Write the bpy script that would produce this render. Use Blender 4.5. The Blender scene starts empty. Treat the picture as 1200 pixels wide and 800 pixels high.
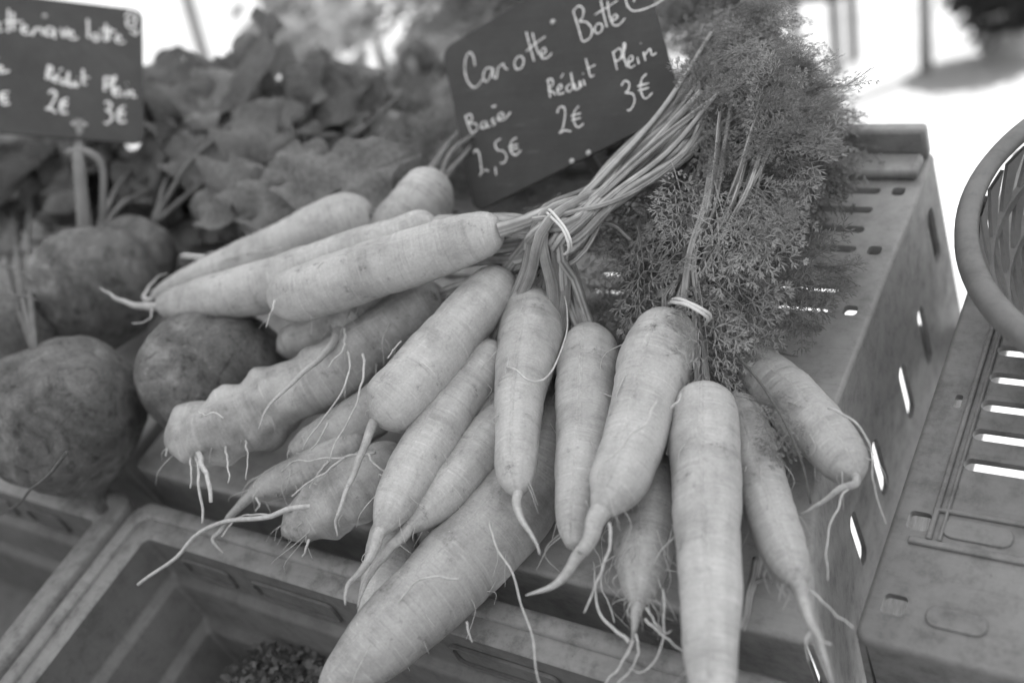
import bpy, bmesh, math, random
from mathutils import Vector, Matrix, noise

random.seed(11)
R = math.radians
sc = bpy.context.scene
col = sc.collection

# ------------------------------------------------------------------ camera
# The crates' edge directions seen in the photograph give the lens and the
# attitude of the sloping display; metres come from a 39 cm deep crate.
W_PX, H_PX = 1200.0, 800.0
VW = Vector((-1900.0, -230.0)); VD = Vector((1090.0, -1750.0))
F = math.sqrt(-(VW.x*VD.x + VW.y*VD.y))
AX = -Vector((VW.x, VW.y, F)).normalized()          # along the crate fronts
AY = Vector((VD.x, VD.y, F)).normalized()           # away from the buyer
AZ = AX.cross(AY).normalized()                      # out of the display slope
ORI = Vector((.116, .1545, .5556))                  # front right crate corner, seen from the lens
def to_crate(v): return Vector((v.dot(AX), v.dot(AY), v.dot(AZ)))
CAMC = to_crate(-ORI)
TILT, Z0 = R(20.0), 0.90
TM = Matrix.Translation((0, 0, Z0)) @ Matrix.Rotation(TILT, 4, 'X')   # display slope -> world
TR = TM.to_3x3()
cam = bpy.data.cameras.new('camera'); camo = bpy.data.objects.new('camera', cam); col.objects.link(camo)
cr, cd, cf = to_crate(Vector((1, 0, 0))), to_crate(Vector((0, 1, 0))), to_crate(Vector((0, 0, 1)))
m3 = Matrix((TR @ cr, TR @ -cd, TR @ -cf)).transposed()
camo.matrix_world = Matrix.Translation(TM @ CAMC) @ m3.to_4x4()
cam.sensor_width = 36.0; cam.lens = F/W_PX*36.0
cam.clip_start = .02; cam.clip_end = 400
cam.dof.use_dof = True; cam.dof.focus_distance = .635; cam.dof.aperture_fstop = 3.6
sc.camera = camo

def U(px, py, h):                                    # photo pixel -> point at height h over the crate tops
    d = to_crate(Vector(((px-600)/F, (py-400)/F, 1.0)))
    t = (h - CAMC.z)/d.z
    return CAMC + d*t
def UD(px, py, depth):                               # photo pixel -> point at a depth
    return CAMC + to_crate(Vector(((px-600)/F, (py-400)/F, 1.0)))*depth
def depth_of(p): return (p - CAMC).dot(cf)
def UG(px, py, z=0.0):                               # photo pixel -> world point on the pavement
    d = TR @ to_crate(Vector(((px-600)/F, (py-400)/F, 1.0)))
    o = camo.matrix_world.translation
    return o + d*((z - o.z)/d.z)
def WD(px, py, depth): return TM @ UD(px, py, depth)

# ------------------------------------------------------------------ light
SUN_EL, SUN_AZ = 52.0, 20.0          # azimuth measured from +Y towards +X: the sun stands behind the stall
world = bpy.data.worlds.new('World'); sc.world = world; world.use_nodes = True
nt = world.node_tree; nt.nodes.clear()
sky = nt.nodes.new('ShaderNodeTexSky'); sky.sky_type = 'NISHITA'; sky.sun_disc = False
sky.sun_elevation = R(SUN_EL); sky.sun_rotation = R(SUN_AZ)
bw = nt.nodes.new('ShaderNodeRGBToBW')               # black and white photograph
bg = nt.nodes.new('ShaderNodeBackground'); bg.inputs[1].default_value = 0.12
wo = nt.nodes.new('ShaderNodeOutputWorld')
nt.links.new(sky.outputs[0], bw.inputs[0]); nt.links.new(bw.outputs[0], bg.inputs[0]); nt.links.new(bg.outputs[0], wo.inputs[0])
sun = bpy.data.lights.new('sun', 'SUN'); sun.energy = 4.0; sun.angle = R(.55); sun.color = (1, 1, 1)
suno = bpy.data.objects.new('sun', sun); col.objects.link(suno)
sd = Vector((math.sin(R(SUN_AZ))*math.cos(R(SUN_EL)), math.cos(R(SUN_AZ))*math.cos(R(SUN_EL)), math.sin(R(SUN_EL))))
suno.rotation_euler = sd.to_track_quat('Z', 'Y').to_euler(); suno.location = (0, 0, 8)
sc.view_settings.view_transform = 'Standard'; sc.view_settings.look = 'None'
sc.view_settings.gamma = 1.0; sc.view_settings.exposure = 1.10
sc.render.engine = 'CYCLES'
sc.cycles.max_bounces = 7; sc.cycles.diffuse_bounces = 4; sc.cycles.transmission_bounces = 4
sc.cycles.use_denoising = True

# ------------------------------------------------------------------ helpers
def new_mat(name):
    m = bpy.data.materials.new(name); m.use_nodes = True
    t = m.node_tree; b = t.nodes['Principled BSDF']
    return m, t, b
def node(t, typ, **kw):
    n = t.nodes.new(typ)
    for k, v in kw.items(): setattr(n, k, v)
    return n
def ramp(t, fac, stops, interp='LINEAR'):
    r = t.nodes.new('ShaderNodeValToRGB'); r.color_ramp.interpolation = interp
    el = r.color_ramp.elements
    while len(el) < len(stops): el.new(.5)
    for e, (p, v) in zip(el, stops): e.position = p; e.color = (v, v, v, 1)
    t.links.new(fac, r.inputs[0]); return r.outputs[0]
def mixmul(t, a, b, typ='MULTIPLY', fac=1.0):
    m = t.nodes.new('ShaderNodeMix'); m.data_type = 'RGBA'; m.blend_type = typ
    m.inputs[0].default_value = fac
    t.links.new(a, m.inputs[6]); t.links.new(b, m.inputs[7]); return m.outputs[2]
def tex(t, coord, scale, detail=4, rough=.55, vec_scale=None, kind='ShaderNodeTexNoise'):
    if vec_scale is not None:
        mp = t.nodes.new('ShaderNodeMapping'); mp.inputs['Scale'].default_value = vec_scale
        t.links.new(coord, mp.inputs[0]); coord = mp.outputs[0]
    n = t.nodes.new(kind); n.inputs['Scale'].default_value = scale
    if kind == 'ShaderNodeTexNoise':
        n.inputs['Detail'].default_value = detail; n.inputs['Roughness'].default_value = rough
    t.links.new(coord, n.inputs['Vector']); return n
def bump(t, b, h, strength, dist, prev=None):
    n = t.nodes.new('ShaderNodeBump'); n.inputs['Strength'].default_value = strength; n.inputs['Distance'].default_value = dist
    t.links.new(h, n.inputs['Height'])
    if prev: t.links.new(prev, n.inputs['Normal'])
    t.links.new(n.outputs[0], b.inputs['Normal']); return n.outputs[0]

def mat_simple(name, v, rough=.6, var=.25, scale=60, bstr=.15, bdist=.001, spec=.4, dirt=0.0, trans=False):
    m, t, b = new_mat(name)
    tc = node(t, 'ShaderNodeTexCoord').outputs['Object']
    n1 = tex(t, tc, scale, 5)
    c = ramp(t, n1.outputs[0], [(.3, v*(1-var)), (.7, v*(1+var))])
    if dirt:
        n2 = tex(t, tc, scale*.35, 6, .7)
        c = mixmul(t, c, ramp(t, n2.outputs[0], [(.38, 1-dirt), (.55, 1.0)]))
    t.links.new(c, b.inputs['Base Color'])
    b.inputs['Roughness'].default_value = rough; b.inputs['Specular IOR Level'].default_value = spec
    bump(t, b, n1.outputs[0], bstr, bdist)
    if trans:
        tr = node(t, 'ShaderNodeBsdfTranslucent'); t.links.new(c, tr.inputs[0])
        mx = node(t, 'ShaderNodeMixShader'); mx.inputs[0].default_value = trans
        t.links.new(b.outputs[0], mx.inputs[1]); t.links.new(tr.outputs[0], mx.inputs[2])
        t.links.new(mx.outputs[0], t.nodes['Material Output'].inputs[0])
    return m

def mat_carrot(name, v, dirt):
    m, t, b = new_mat(name)
    uv = node(t, 'ShaderNodeUVMap').outputs[0]
    tc = node(t, 'ShaderNodeTexCoord').outputs['Object']
    big = tex(t, tc, 35, 4)
    c = ramp(t, big.outputs[0], [(.25, v*.80), (.5, v), (.75, v*1.12)])
    # short transverse lenticels and growth rings running round the root
    ring = tex(t, uv, 1.0, 3, .6, (3.2, 520, 1))
    rr = ramp(t, ring.outputs[0], [(.30, .70), (.42, 1.0), (.58, 1.0), (.68, 1.35)])
    c = mixmul(t, c, rr, fac=.55)
    ring2 = tex(t, uv, 1.0, 2, .5, (2.0, 130, 1))
    c = mixmul(t, c, ramp(t, ring2.outputs[0], [(.30, .80), (.40, 1.0)]), fac=.7)
    lin = tex(t, uv, 1.0, 3, .6, (14, 9, 1))
    c = mixmul(t, c, ramp(t, lin.outputs[0], [(.3, .90), (.6, 1.05)]))
    fine = tex(t, tc, 700, 3, .6)
    c = mixmul(t, c, ramp(t, fine.outputs[0], [(.25, .86), (.75, 1.12)]))
    sp = tex(t, tc, 95, 6, .75)
    c = mixmul(t, c, ramp(t, sp.outputs[0], [(.29, .22), (.345, .70), (.42, 1.0)]), fac=dirt)
    gr = tex(t, tc, 26, 8, .7)
    c = mixmul(t, c, ramp(t, gr.outputs[0], [(.36, .62), (.52, 1.0)]), fac=dirt*.8)
    t.links.new(c, b.inputs['Base Color'])
    b.inputs['Roughness'].default_value = .46; b.inputs['Specular IOR Level'].default_value = .5
    n1 = bump(t, b, ring.outputs[0], .45, .001)
    n2 = bump(t, b, ring2.outputs[0], .7, .0016, n1)
    bump(t, b, sp.outputs[0], .35, .0012, n2)
    return m

def mat_stalk():
    m, t, b = new_mat('leaf_stalk')
    uv = node(t, 'ShaderNodeUVMap').outputs[0]; tc = node(t, 'ShaderNodeTexCoord').outputs['Object']
    g = tex(t, uv, 1.0, 2, .5, (9, 5, 1)); a = tex(t, tc, 60, 5, .6)
    c = ramp(t, a.outputs[0], [(.3, .22), (.7, .42)])
    c = mixmul(t, c, ramp(t, g.outputs[0], [(.36, .40), (.52, 1.0), (.68, 1.35)]))
    t.links.new(c, b.inputs['Base Color']); b.inputs['Roughness'].default_value = .5
    bump(t, b, g.outputs[0], .8, .002); return m

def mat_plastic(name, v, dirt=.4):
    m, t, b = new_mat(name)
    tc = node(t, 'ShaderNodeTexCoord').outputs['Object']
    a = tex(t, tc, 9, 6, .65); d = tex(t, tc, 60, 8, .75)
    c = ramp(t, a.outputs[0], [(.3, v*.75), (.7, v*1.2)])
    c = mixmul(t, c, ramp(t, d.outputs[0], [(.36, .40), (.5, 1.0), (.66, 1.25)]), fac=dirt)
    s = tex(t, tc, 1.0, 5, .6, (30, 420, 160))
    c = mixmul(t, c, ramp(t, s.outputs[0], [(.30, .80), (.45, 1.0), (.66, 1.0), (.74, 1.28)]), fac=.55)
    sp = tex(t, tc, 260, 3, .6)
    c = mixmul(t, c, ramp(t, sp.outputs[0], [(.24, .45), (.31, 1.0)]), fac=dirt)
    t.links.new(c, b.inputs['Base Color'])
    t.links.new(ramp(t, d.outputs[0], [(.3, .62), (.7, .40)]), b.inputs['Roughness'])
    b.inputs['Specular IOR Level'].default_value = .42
    n1 = bump(t, b, s.outputs[0], .12, .0006)
    bump(t, b, a.outputs[0], .25, .004, n1)
    return m

def mat_beet():
    m, t, b = new_mat('beet_skin')
    tc = node(t, 'ShaderNodeTexCoord').outputs['Object']
    a = tex(t, tc, 22, 7, .65); a.inputs['Distortion'].default_value = .8
    c = ramp(t, a.outputs[0], [(.30, .07), (.44, .13), (.56, .20), (.70, .34)])
    w = tex(t, tc, 60, 8, .8); w.inputs['Distortion'].default_value = 1.6
    c = mixmul(t, c, ramp(t, w.outputs[0], [(.36, .35), (.47, 1.0), (.58, 1.0), (.68, 1.9)]))
    f = tex(t, tc, 420, 4, .7)
    c = mixmul(t, c, ramp(t, f.outputs[0], [(.3, .8), (.7, 1.15)]))
    t.links.new(c, b.inputs['Base Color']); b.inputs['Roughness'].default_value = .68
    b.inputs['Specular IOR Level'].default_value = .3
    vor = tex(t, tc, 70, kind='ShaderNodeTexVoronoi')
    cr_ = ramp(t, vor.outputs['Distance'], [(.05, .55), (.35, 1.0)]); msk = tex(t, tc, 16, 4, .6)
    mm = t.nodes.new('ShaderNodeMix'); mm.data_type = 'RGBA'; mm.blend_type = 'MULTIPLY'
    t.links.new(ramp(t, msk.outputs[0], [(.45, 0), (.58, .9)]), mm.inputs[0]); t.links.new(c, mm.inputs[6]); t.links.new(cr_, mm.inputs[7]); t.links.new(mm.outputs[2], b.inputs['Base Color'])
    n1 = bump(t, b, w.outputs[0], .9, .005); n1 = bump(t, b, a.outputs[0], .6, .006, n1); bump(t, b, f.outputs[0], .4, .001, n1)
    return m

def mat_leaf(name, v, trans=.35):
    m, t, b = new_mat(name)
    tc = node(t, 'ShaderNodeTexCoord').outputs['Object']
    oi = node(t, 'ShaderNodeObjectInfo')
    a = tex(t, tc, 28, 5, .6)
    c = ramp(t, a.outputs[0], [(.3, v*.7), (.7, v*1.3)])
    c = mixmul(t, c, ramp(t, oi.outputs['Random'], [(0, .6), (1, 1.4)]))
    t.links.new(c, b.inputs['Base Color']); b.inputs['Roughness'].default_value = .55; b.inputs['Specular IOR Level'].default_value = .35
    bump(t, b, a.outputs[0], .3, .003)
    tr = node(t, 'ShaderNodeBsdfTranslucent'); t.links.new(c, tr.inputs[0])
    mx = node(t, 'ShaderNodeMixShader'); mx.inputs[0].default_value = trans
    t.links.new(b.outputs[0], mx.inputs[1]); t.links.new(tr.outputs[0], mx.inputs[2])
    t.links.new(mx.outputs[0], t.nodes['Material Output'].inputs[0])
    return m

def mat_pavement():
    m, t, b = new_mat('pavement_concrete')
    tc = node(t, 'ShaderNodeTexCoord').outputs['Object']
    a = tex(t, tc, 1.4, 7, .65); g = tex(t, tc, 140, 4, .7)
    c = ramp(t, a.outputs[0], [(.3, .40), (.7, .56)])
    c = mixmul(t, c, ramp(t, g.outputs[0], [(.3, .8), (.7, 1.1)]))
    t.links.new(c, b.inputs['Base Color']); b.inputs['Roughness'].default_value = .85
    bump(t, b, g.outputs[0], .3, .003)
    return m

def mat_chalkboard():
    m, t, b = new_mat('slate_black')
    tc = node(t, 'ShaderNodeTexCoord').outputs['Object']
    a = tex(t, tc, 18, 6, .7); s = tex(t, tc, 1, 4, .6, (25, 420, 60)); f = tex(t, tc, 900, 2)
    c = ramp(t, a.outputs[0], [(.3, .030), (.7, .052)])
    c = mixmul(t, c, ramp(t, s.outputs[0], [(.3, .85), (.66, 1.0), (.76, 1.7)]))
    c = mixmul(t, c, ramp(t, f.outputs[0], [(.62, 1.0), (.75, 1.6)]))
    t.links.new(c, b.inputs['Base Color']); b.inputs['Roughness'].default_value = .62
    b.inputs['Specular IOR Level'].default_value = .3
    bump(t, b, a.outputs[0], .05, .001)
    return m

M = dict(
    carrot=mat_carrot('carrot_skin', .40, .9), carrot_dirty=mat_carrot('carrot_skin_soiled', .35, 1.0),
    rootlet=mat_simple('rootlet_fibre', .46, .7, .2, 300), rootlet_dark=mat_simple('dry_stem_fibre', .09, .7, .3, 200),
    stalk=mat_stalk(),
    frond=mat_leaf('carrot_leaf', .25), bleaf=mat_leaf('beet_leaf', .19), bstalk=mat_simple('beet_stalk', .10, .45, .3, 80),
    beet=mat_beet(), lettuce=mat_leaf('parsley_leaf', .24), pale=mat_leaf('pale_leaf', .30),
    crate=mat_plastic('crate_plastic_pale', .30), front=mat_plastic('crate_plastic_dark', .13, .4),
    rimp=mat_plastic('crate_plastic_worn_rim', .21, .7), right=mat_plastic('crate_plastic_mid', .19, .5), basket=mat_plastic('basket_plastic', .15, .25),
    slate=mat_chalkboard(), chalk=mat_simple('chalk', .62, .9, .25, 900, .3), rivet=mat_simple('rivet_metal', .40, .4, .1, 200),
    stake=mat_simple('stake_plastic', .17, .5, .1, 80), band=mat_simple('rubber_band', .62, .6, .1, 200),
    wood=mat_simple('table_wood', .16, .7, .4, 25, .4, .003), pave=mat_pavement(),
    fabric=None, metal=mat_simple('grey_metal', .25, .5, .1, 20), darkwood=mat_simple('dark_wood', .06, .6, .3, 25),
    shrub=mat_leaf('shrub_leaf', .05), pot=mat_simple('pot_clay', .35, .8, .15, 12), bark=mat_simple('bark', .10, .9, .3, 40),
)
def mat_canopy():
    m, t, b = new_mat('canopy_fabric')
    b.inputs['Base Color'].default_value = (.75, .75, .75, 1); b.inputs['Roughness'].default_value = .9
    tr = node(t, 'ShaderNodeBsdfTranslucent'); tr.inputs[0].default_value = (.85, .85, .85, 1)
    tc = node(t, 'ShaderNodeTexCoord').outputs['Object']
    n1 = tex(t, tc, 300, 2); bump(t, b, n1.outputs[0], .2, .001)
    mx = node(t, 'ShaderNodeMixShader'); mx.inputs[0].default_value = .55
    t.links.new(b.outputs[0], mx.inputs[1]); t.links.new(tr.outputs[0], mx.inputs[2])
    t.links.new(mx.outputs[0], t.nodes['Material Output'].inputs[0]); return m
M['fabric'] = mat_canopy()

def tag(o, label, cat, group=None):
    o['label'] = label; o['category'] = cat
    if group: o['group'] = group
    return o
def empty(name, wloc, label, cat, group=None):
    o = bpy.data.objects.new(name, None); o.empty_display_size = .05; col.objects.link(o)
    o.location = wloc; return tag(o, label, cat, group)

class MB:
    """collects faces in display (crate) or world coordinates, links them as one mesh object"""
    def __init__(s): s.v = []; s.f = []; s.uv = []; s.has_uv = False
    def add(s, verts, faces, uvs=None):
        o = len(s.v); s.v += [Vector(v) for v in verts]; s.f += [tuple(i+o for i in f) for f in faces]
        s.uv += uvs if uvs else [(0, 0)]*len(verts)
        if uvs: s.has_uv = True
    def box(s, lo, hi):
        x0, y0, z0 = lo; x1, y1, z1 = hi
        s.add([(x0,y0,z0),(x1,y0,z0),(x1,y1,z0),(x0,y1,z0),(x0,y0,z1),(x1,y0,z1),(x1,y1,z1),(x0,y1,z1)],
              [(3,2,1,0),(4,5,6,7),(0,1,5,4),(1,2,6,5),(2,3,7,6),(3,0,4,7)])
    def build(s, name, mat, parent=None, world=False, smooth=True, bevel=0, subsurf=0, auto=None):
        base = parent.matrix_world.translation if parent and parent.type != 'EMPTY' else None
        off = Vector(parent.location) if parent else Vector((0, 0, 0))
        if parent and parent.parent: off = off + Vector(parent.parent.location)
        vs = [(v if world else TM @ v) - off for v in s.v]
        me = bpy.data.meshes.new(name); me.from_pydata([tuple(v) for v in vs], [], s.f)
        if s.has_uv:
            ul = me.uv_layers.new(name='UVMap')
            for l in me.loops: ul.data[l.index].uv = s.uv[l.vertex_index]
        me.materials.append(mat)
        o = bpy.data.objects.new(name, me); col.objects.link(o)
        if parent: o.parent = parent
        if bevel:
            bv = o.modifiers.new('bevel', 'BEVEL'); bv.width = bevel; bv.segments = 2; bv.limit_method = 'ANGLE'; bv.angle_limit = R(50)
        if subsurf:
            ss = o.modifiers.new('sub', 'SUBSURF'); ss.levels = ss.render_levels = subsurf
        if smooth:
            for p in me.polygons: p.use_smooth = True
            if auto is not None or bevel:
                me.set_sharp_from_angle(angle=R(auto or 40))
        return o

def spline(pts, n):
    """Catmull-Rom through tuples of any length, n samples evenly by chord length of the first three"""
    P = [tuple(p) for p in pts]
    P = [tuple(2*a-b for a, b in zip(P[0], P[1]))] + P + [tuple(2*a-b for a, b in zip(P[-1], P[-2]))]
    dense = []
    for i in range(1, len(P)-2):
        for k in range(24):
            u = k/24.0; a, b, c, d = P[i-1], P[i], P[i+1], P[i+2]
            dense.append(tuple(.5*((2*b_)+(-a_+c_)*u+(2*a_-5*b_+4*c_-d_)*u*u+(-a_+3*b_-3*c_+d_)*u**3) for a_, b_, c_, d_ in zip(a, b, c, d)))
    dense.append(P[-2])
    L = [0.0]
    for i in range(1, len(dense)): L.append(L[-1] + (Vector(dense[i][:3])-Vector(dense[i-1][:3])).length)
    out = []; j = 0
    for k in range(n):
        t = L[-1]*k/(n-1)
        while j < len(L)-2 and L[j+1] < t: j += 1
        w = (t-L[j])/max(L[j+1]-L[j], 1e-9)
        out.append(tuple(a+(b-a)*w for a, b in zip(dense[j], dense[j+1])))
    return out, L[-1]

def frames(pts, up=None):
    T = [(pts[min(i+1, len(pts)-1)]-pts[max(i-1, 0)]).normalized() for i in range(len(pts))]
    n = T[0].orthogonal().normalized() if up is None else (up - T[0]*up.dot(T[0])).normalized()
    fr = []
    for t in T:
        n = (n - t*n.dot(t)).normalized(); fr.append((t, n, t.cross(n)))
    return fr

def add_tube(mb, pts, radii, segs=6, caps=True):
    fr = frames(pts); v = []; f = []; uv = []
    l = 0
    for i, (p, r, (t, n, b)) in enumerate(zip(pts, radii, fr)):
        if i: l += (pts[i]-pts[i-1]).length
        for k in range(segs):
            a = 2*math.pi*k/segs
            v.append(p + (n*math.cos(a)+b*math.sin(a))*r); uv.append((k/segs, l))
    for i in range(len(pts)-1):
        for k in range(segs):
            k2 = (k+1) % segs
            f.append((i*segs+k, i*segs+k2, (i+1)*segs+k2, (i+1)*segs+k))
    if caps:
        f.append(tuple(reversed(range(segs)))); f.append(tuple((len(pts)-1)*segs+k for k in range(segs)))
    mb.add(v, f, uv)

def curve_tube(mb, ctrl, r0, r1, n=20, segs=6, wob=0.0, seed=0):
    s, L = spline([tuple(c) for c in ctrl], n)
    pts = [Vector(p) for p in s]
    wob = min(wob, L*.035)
    if wob:
        for i, p in enumerate(pts):
            w = min(1, i/3)
            p += w*wob*Vector((noise.noise(Vector((i*.21, seed, .3))), noise.noise(Vector((i*.21, seed, 7.3))), noise.noise(Vector((i*.21, seed, 13.3)))))
    add_tube(mb, pts, [r0+(r1-r0)*(i/(n-1))**.8 for i in range(n)], segs)
    return pts

# ------------------------------------------------------------------ the ground
gm = MB(); gm.add([(-150,-150,0),(150,-150,0),(150,150,0),(-150,150,0)], [(0,1,2,3)])
g = gm.build('ground', M['pave'], None, True, False); g['kind'] = 'structure'

# ------------------------------------------------------------------ crates
def rrect(x0, y0, x1, y1, r, n=5):
    r = min(r, (x1-x0)/2-1e-5, (y1-y0)/2-1e-5)
    out = []
    for cx, cy, a0 in ((x1-r, y1-r, 0), (x0+r, y1-r, 90), (x0+r, y0+r, 180), (x1-r, y0+r, 270)):
        for k in range(n+1):
            a = R(a0+90*k/n); out.append((cx+r*math.cos(a), cy+r*math.sin(a)))
    return out

def panel(name, mat, parent, outer, holes, thick, fmap, round_top=0):
    """a sheet with real openings: fmap(a, b, c) maps sheet coordinates, c = depth below the face, to the display"""
    bm = bmesh.new()
    loops = []
    for lp in [outer]+holes:
        vs = [bm.verts.new((x, y, 0)) for x, y in lp]
        es = [bm.edges.new((vs[i], vs[(i+1) % len(vs)])) for i in range(len(vs))]
        loops.append((vs, es))
    bmesh.ops.triangle_fill(bm, use_beauty=True, edges=[e for _, es in loops for e in es])
    faces = [tuple(v.index for v in f.verts) for f in (bm.verts.index_update() or bm.faces)]
    top = [v.co.copy() for v in bm.verts]; n = len(top)
    idx = [[v.index for v in vs] for vs, _ in loops]
    mb = MB()
    vs = [fmap(v.x, v.y, 0) for v in top] + [fmap(v.x, v.y, thick) for v in top]
    fs = []
    for f in faces:
        a, b, c = (top[i] for i in f[:3])
        if (b-a).cross(c-a).z < 0: f = tuple(reversed(f))
        fs.append(f); fs.append(tuple(i+n for i in reversed(f)))
    for ix in idx:
        for i in range(len(ix)):
            j = (i+1) % len(ix); fs.append((ix[i], ix[j], ix[j]+n, ix[i]+n))
    mb.add(vs, fs); bm.free()
    o = mb.build(name, mat, parent, smooth=False)
    bm = bmesh.new(); bm.from_mesh(o.data); bmesh.ops.recalc_face_normals(bm, faces=bm.faces)
    if round_top:
        bm.verts.ensure_lookup_table()
        oi = set(idx[0])
        es = [e for e in bm.edges if e.verts[0].index in oi and e.verts[1].index in oi and len(e.link_faces) == 2
              and e.link_faces[0].normal.dot(e.link_faces[1].normal) < .5]
        bmesh.ops.bevel(bm, geom=es, offset=round_top, segments=3, affect='EDGES', profile=.5)
    bm.to_mesh(o.data); bm.free()
    for p in o.data.polygons: p.use_smooth = True
    o.data.set_sharp_from_angle(angle=R(38))
    return o

def upturned_crate(label, mat, x0, x1, y0, y1, z, h, slots, extra=None, back_gap=0.0, side_slots=True, group=None, lip=0.0, ridge=None, side_px=False, bulge=0.0):
    """a shallow vegetable crate turned over: slotted floor up"""
    e = empty('vegetable_crate', TM @ Vector(((x0+x1)/2, (y0+y1)/2, z-h)), label, 'crate', group)
    def wx(x, y): return x + bulge*max(0, (.15-(y-y0))/.15)**1.6*max(0, min(1, (x-x1+.07)/.07))   # the old crate bows out at one corner
    out = rrect(x0, y0, x1, y1, .008)
    if bulge: out += [(x1, y0+.010+k*.012) for k in range(1, 14)]
    panel('slotted_floor', mat, e, out, slots, .0045, lambda a, b, c: Vector((wx(a, b), b, z-c)), .0032)
    ins, zt, zb = .002, z-.0046, z-h
    def wall(nm, length, holes, fm, zlow):
        nn = 16 if bulge else 1
        o_ = [(length*k/nn, 0) for k in range(nn+1)]+[(length*(nn-k)/nn, zt-zlow) for k in range(nn+1)]
        panel(nm, mat, e, o_, holes, .0035, fm)
    # long walls: tall openings; d = depth downwards
    Ly, Lx = y1-y0, x1-x0
    def tall(L, pitch, w=.007, a=.020, b=None):
        b = b or (h-.045); k = int((L-.06)/pitch)
        s0 = (L-(k-1)*pitch)/2
        return [rrect(s0+i*pitch-w/2, a, s0+i*pitch+w/2, b, .0034) for i in range(k)] if side_slots else []
    fl = .006
    seen = tall(Ly, .052)
    if side_px:
        seen = []
        for (ax_, ay_, bx_, by_) in ((1076,354,1088,440), (1055,419,1065,496), (1024,504,1036,600), (996,588,1008,680), (1090,240,1098,300)):
            q = []
            for (px, py) in ((ax_, ay_), (bx_, by_)):
                d = to_crate(Vector(((px-600)/F, (py-400)/F, 1.0))); t_ = (x1-CAMC.x)/d.x; q.append(CAMC+d*t_)
            ym = (q[0].y+q[1].y)/2-y0-ins; zt_ = max(.010, -q[0].z); zb_ = min(.125, max(-q[1].z, zt_+.03))
            seen.append(rrect(ym-.0072, zt_, ym+.0072, zb_, .007))
        seen = [q for q in seen if min(c[0] for c in q) > .02 and max(c[0] for c in q) < Ly-.02]
    wall('side_wall', Ly-2*ins, seen, lambda a, b, c: Vector((wx(x1, y0+ins+a)-ins-c+fl*b/h, y0+ins+a, zt-b)), zb)
    wall('side_wall', Ly-2*ins, tall(Ly, .052), lambda a, b, c: Vector((x0+ins+c-fl*b/h, y0+ins+a, zt-b)), zb)
    fh = [] if bulge else [rrect(.06+i*.10, .028, .13+i*.10, .062, .010) for i in range(int((Lx-.08)/.10))]
    wall('front_wall', Lx-2*ins-.0076, fh, lambda a, b, c: Vector((wx(x0+ins+.0038+a, y0), y0+ins+c, zt-b)), zb)
    wall('back_wall', Lx-2*ins-.0076, [], lambda a, b, c: Vector((x0+ins+.0038+a, y1-ins-c, zt-b)), zb+back_gap)
    for sx in (x0+.012, x1-.012):
        for sy in (y0+.012, y1-.012):
            p = MB(); p.box((sx-.008, sy-.008, zb), (sx+.008, sy+.008, zt-.0005)); p.build('corner_post', mat, e, smooth=False, bevel=.002)
    if lip:
        p = MB(); p.box((x0+.004, y1-.012, z+.0005), (x1-.002, y1-.002, z+lip)); p.build('end_lip', mat, e, bevel=.003)
        p = MB(); p.box((x0+.004, y1-.034, z+.0003), (x1-.004, y1-.0125, z+lip*.32)); p.build('end_ledge', mat, e, bevel=.003)
    if ridge:
        for (a, b, c, d) in ridge:
            p = MB(); p.box((a, b, z+.0002), (c, d, z+.0022)); p.build('floor_rib', mat, e, bevel=.0008)
    return e

def slot_grid(xs, ys, ln, wd, r):
    return [rrect(x, y-wd/2, x+ln, y+wd/2, r) for x in xs for y in ys]

# carrot crate: slots follow the photograph's strip beside the leaves
rows = [.355, .335, .315, .2955, .2765, .258, .240, .222]
cols = [-.067, -.135, -.203, -.271, -.339, -.407, -.475]
cslots = slot_grid(cols, rows, .041, .0066, .0032)
cslots += [rrect(-.0185, y-.0042, -.0095, y+.0042, .0028) for y in (.355, .2955, .240)]
carrot_crate = upturned_crate('pale plastic crate turned upside down under the tied carrots, slotted strip showing', M['crate'],
                              -.50, 0.0, .012, .40, 0.0, .165, cslots, back_gap=.030, lip=.026, side_px=True, bulge=.034)
beet_crate = upturned_crate('upturned plastic crate with the beetroots heaped on it', M['crate'],
                            -1.015, -.515, .012, .40, 0.0, .165, slot_grid([-.98, -.90, -.82, -.74, -.66, -.58], rows, .046, .0072, .0034))
# crate on the right, lower, with the round basket standing on it
ez = -.02
c0 = U(998, 748, ez)
rx, ry = c0.x, c0.y
def rp(px, py): p = U(px, py, ez); return p.x, p.y
rs = []
ya = rp(1165, 548)[1]; xa = rp(1129, 545)[0]; pitch = abs(rp(1165, 511)[1]-ya)
for i in range(9): rs.append(rrect(xa, ya+i*pitch-.0042, xa+.062, ya+i*pitch+.0042, .004))
for i in range(11): rs.append(rrect(xa+.085, ya+(i-2)*pitch-.0042, xa+.147, ya+(i-2)*pitch+.0042, .004))
for (px, py) in ((1077, 610), (1048, 708)):
    qx, qy = rp(px, py); rs.append(rrect(qx-.006, qy-.006, qx+.006, qy+.006, .003))
qx, qy = rp(1123, 470); rs.append(rrect(qx-.002, qy-.005, qx+.002, qy+.005, .0015))
fr_y = rp(1040, 628)[1]
rib = rp(1093, 620)[0]
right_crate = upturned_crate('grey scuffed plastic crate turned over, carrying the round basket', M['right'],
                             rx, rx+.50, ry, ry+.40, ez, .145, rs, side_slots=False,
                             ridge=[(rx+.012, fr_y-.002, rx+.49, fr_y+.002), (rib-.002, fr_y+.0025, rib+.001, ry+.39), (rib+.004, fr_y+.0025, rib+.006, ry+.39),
                                    (rx+.02, ry+.085, rx+.48, ry+.0875)])
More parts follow.
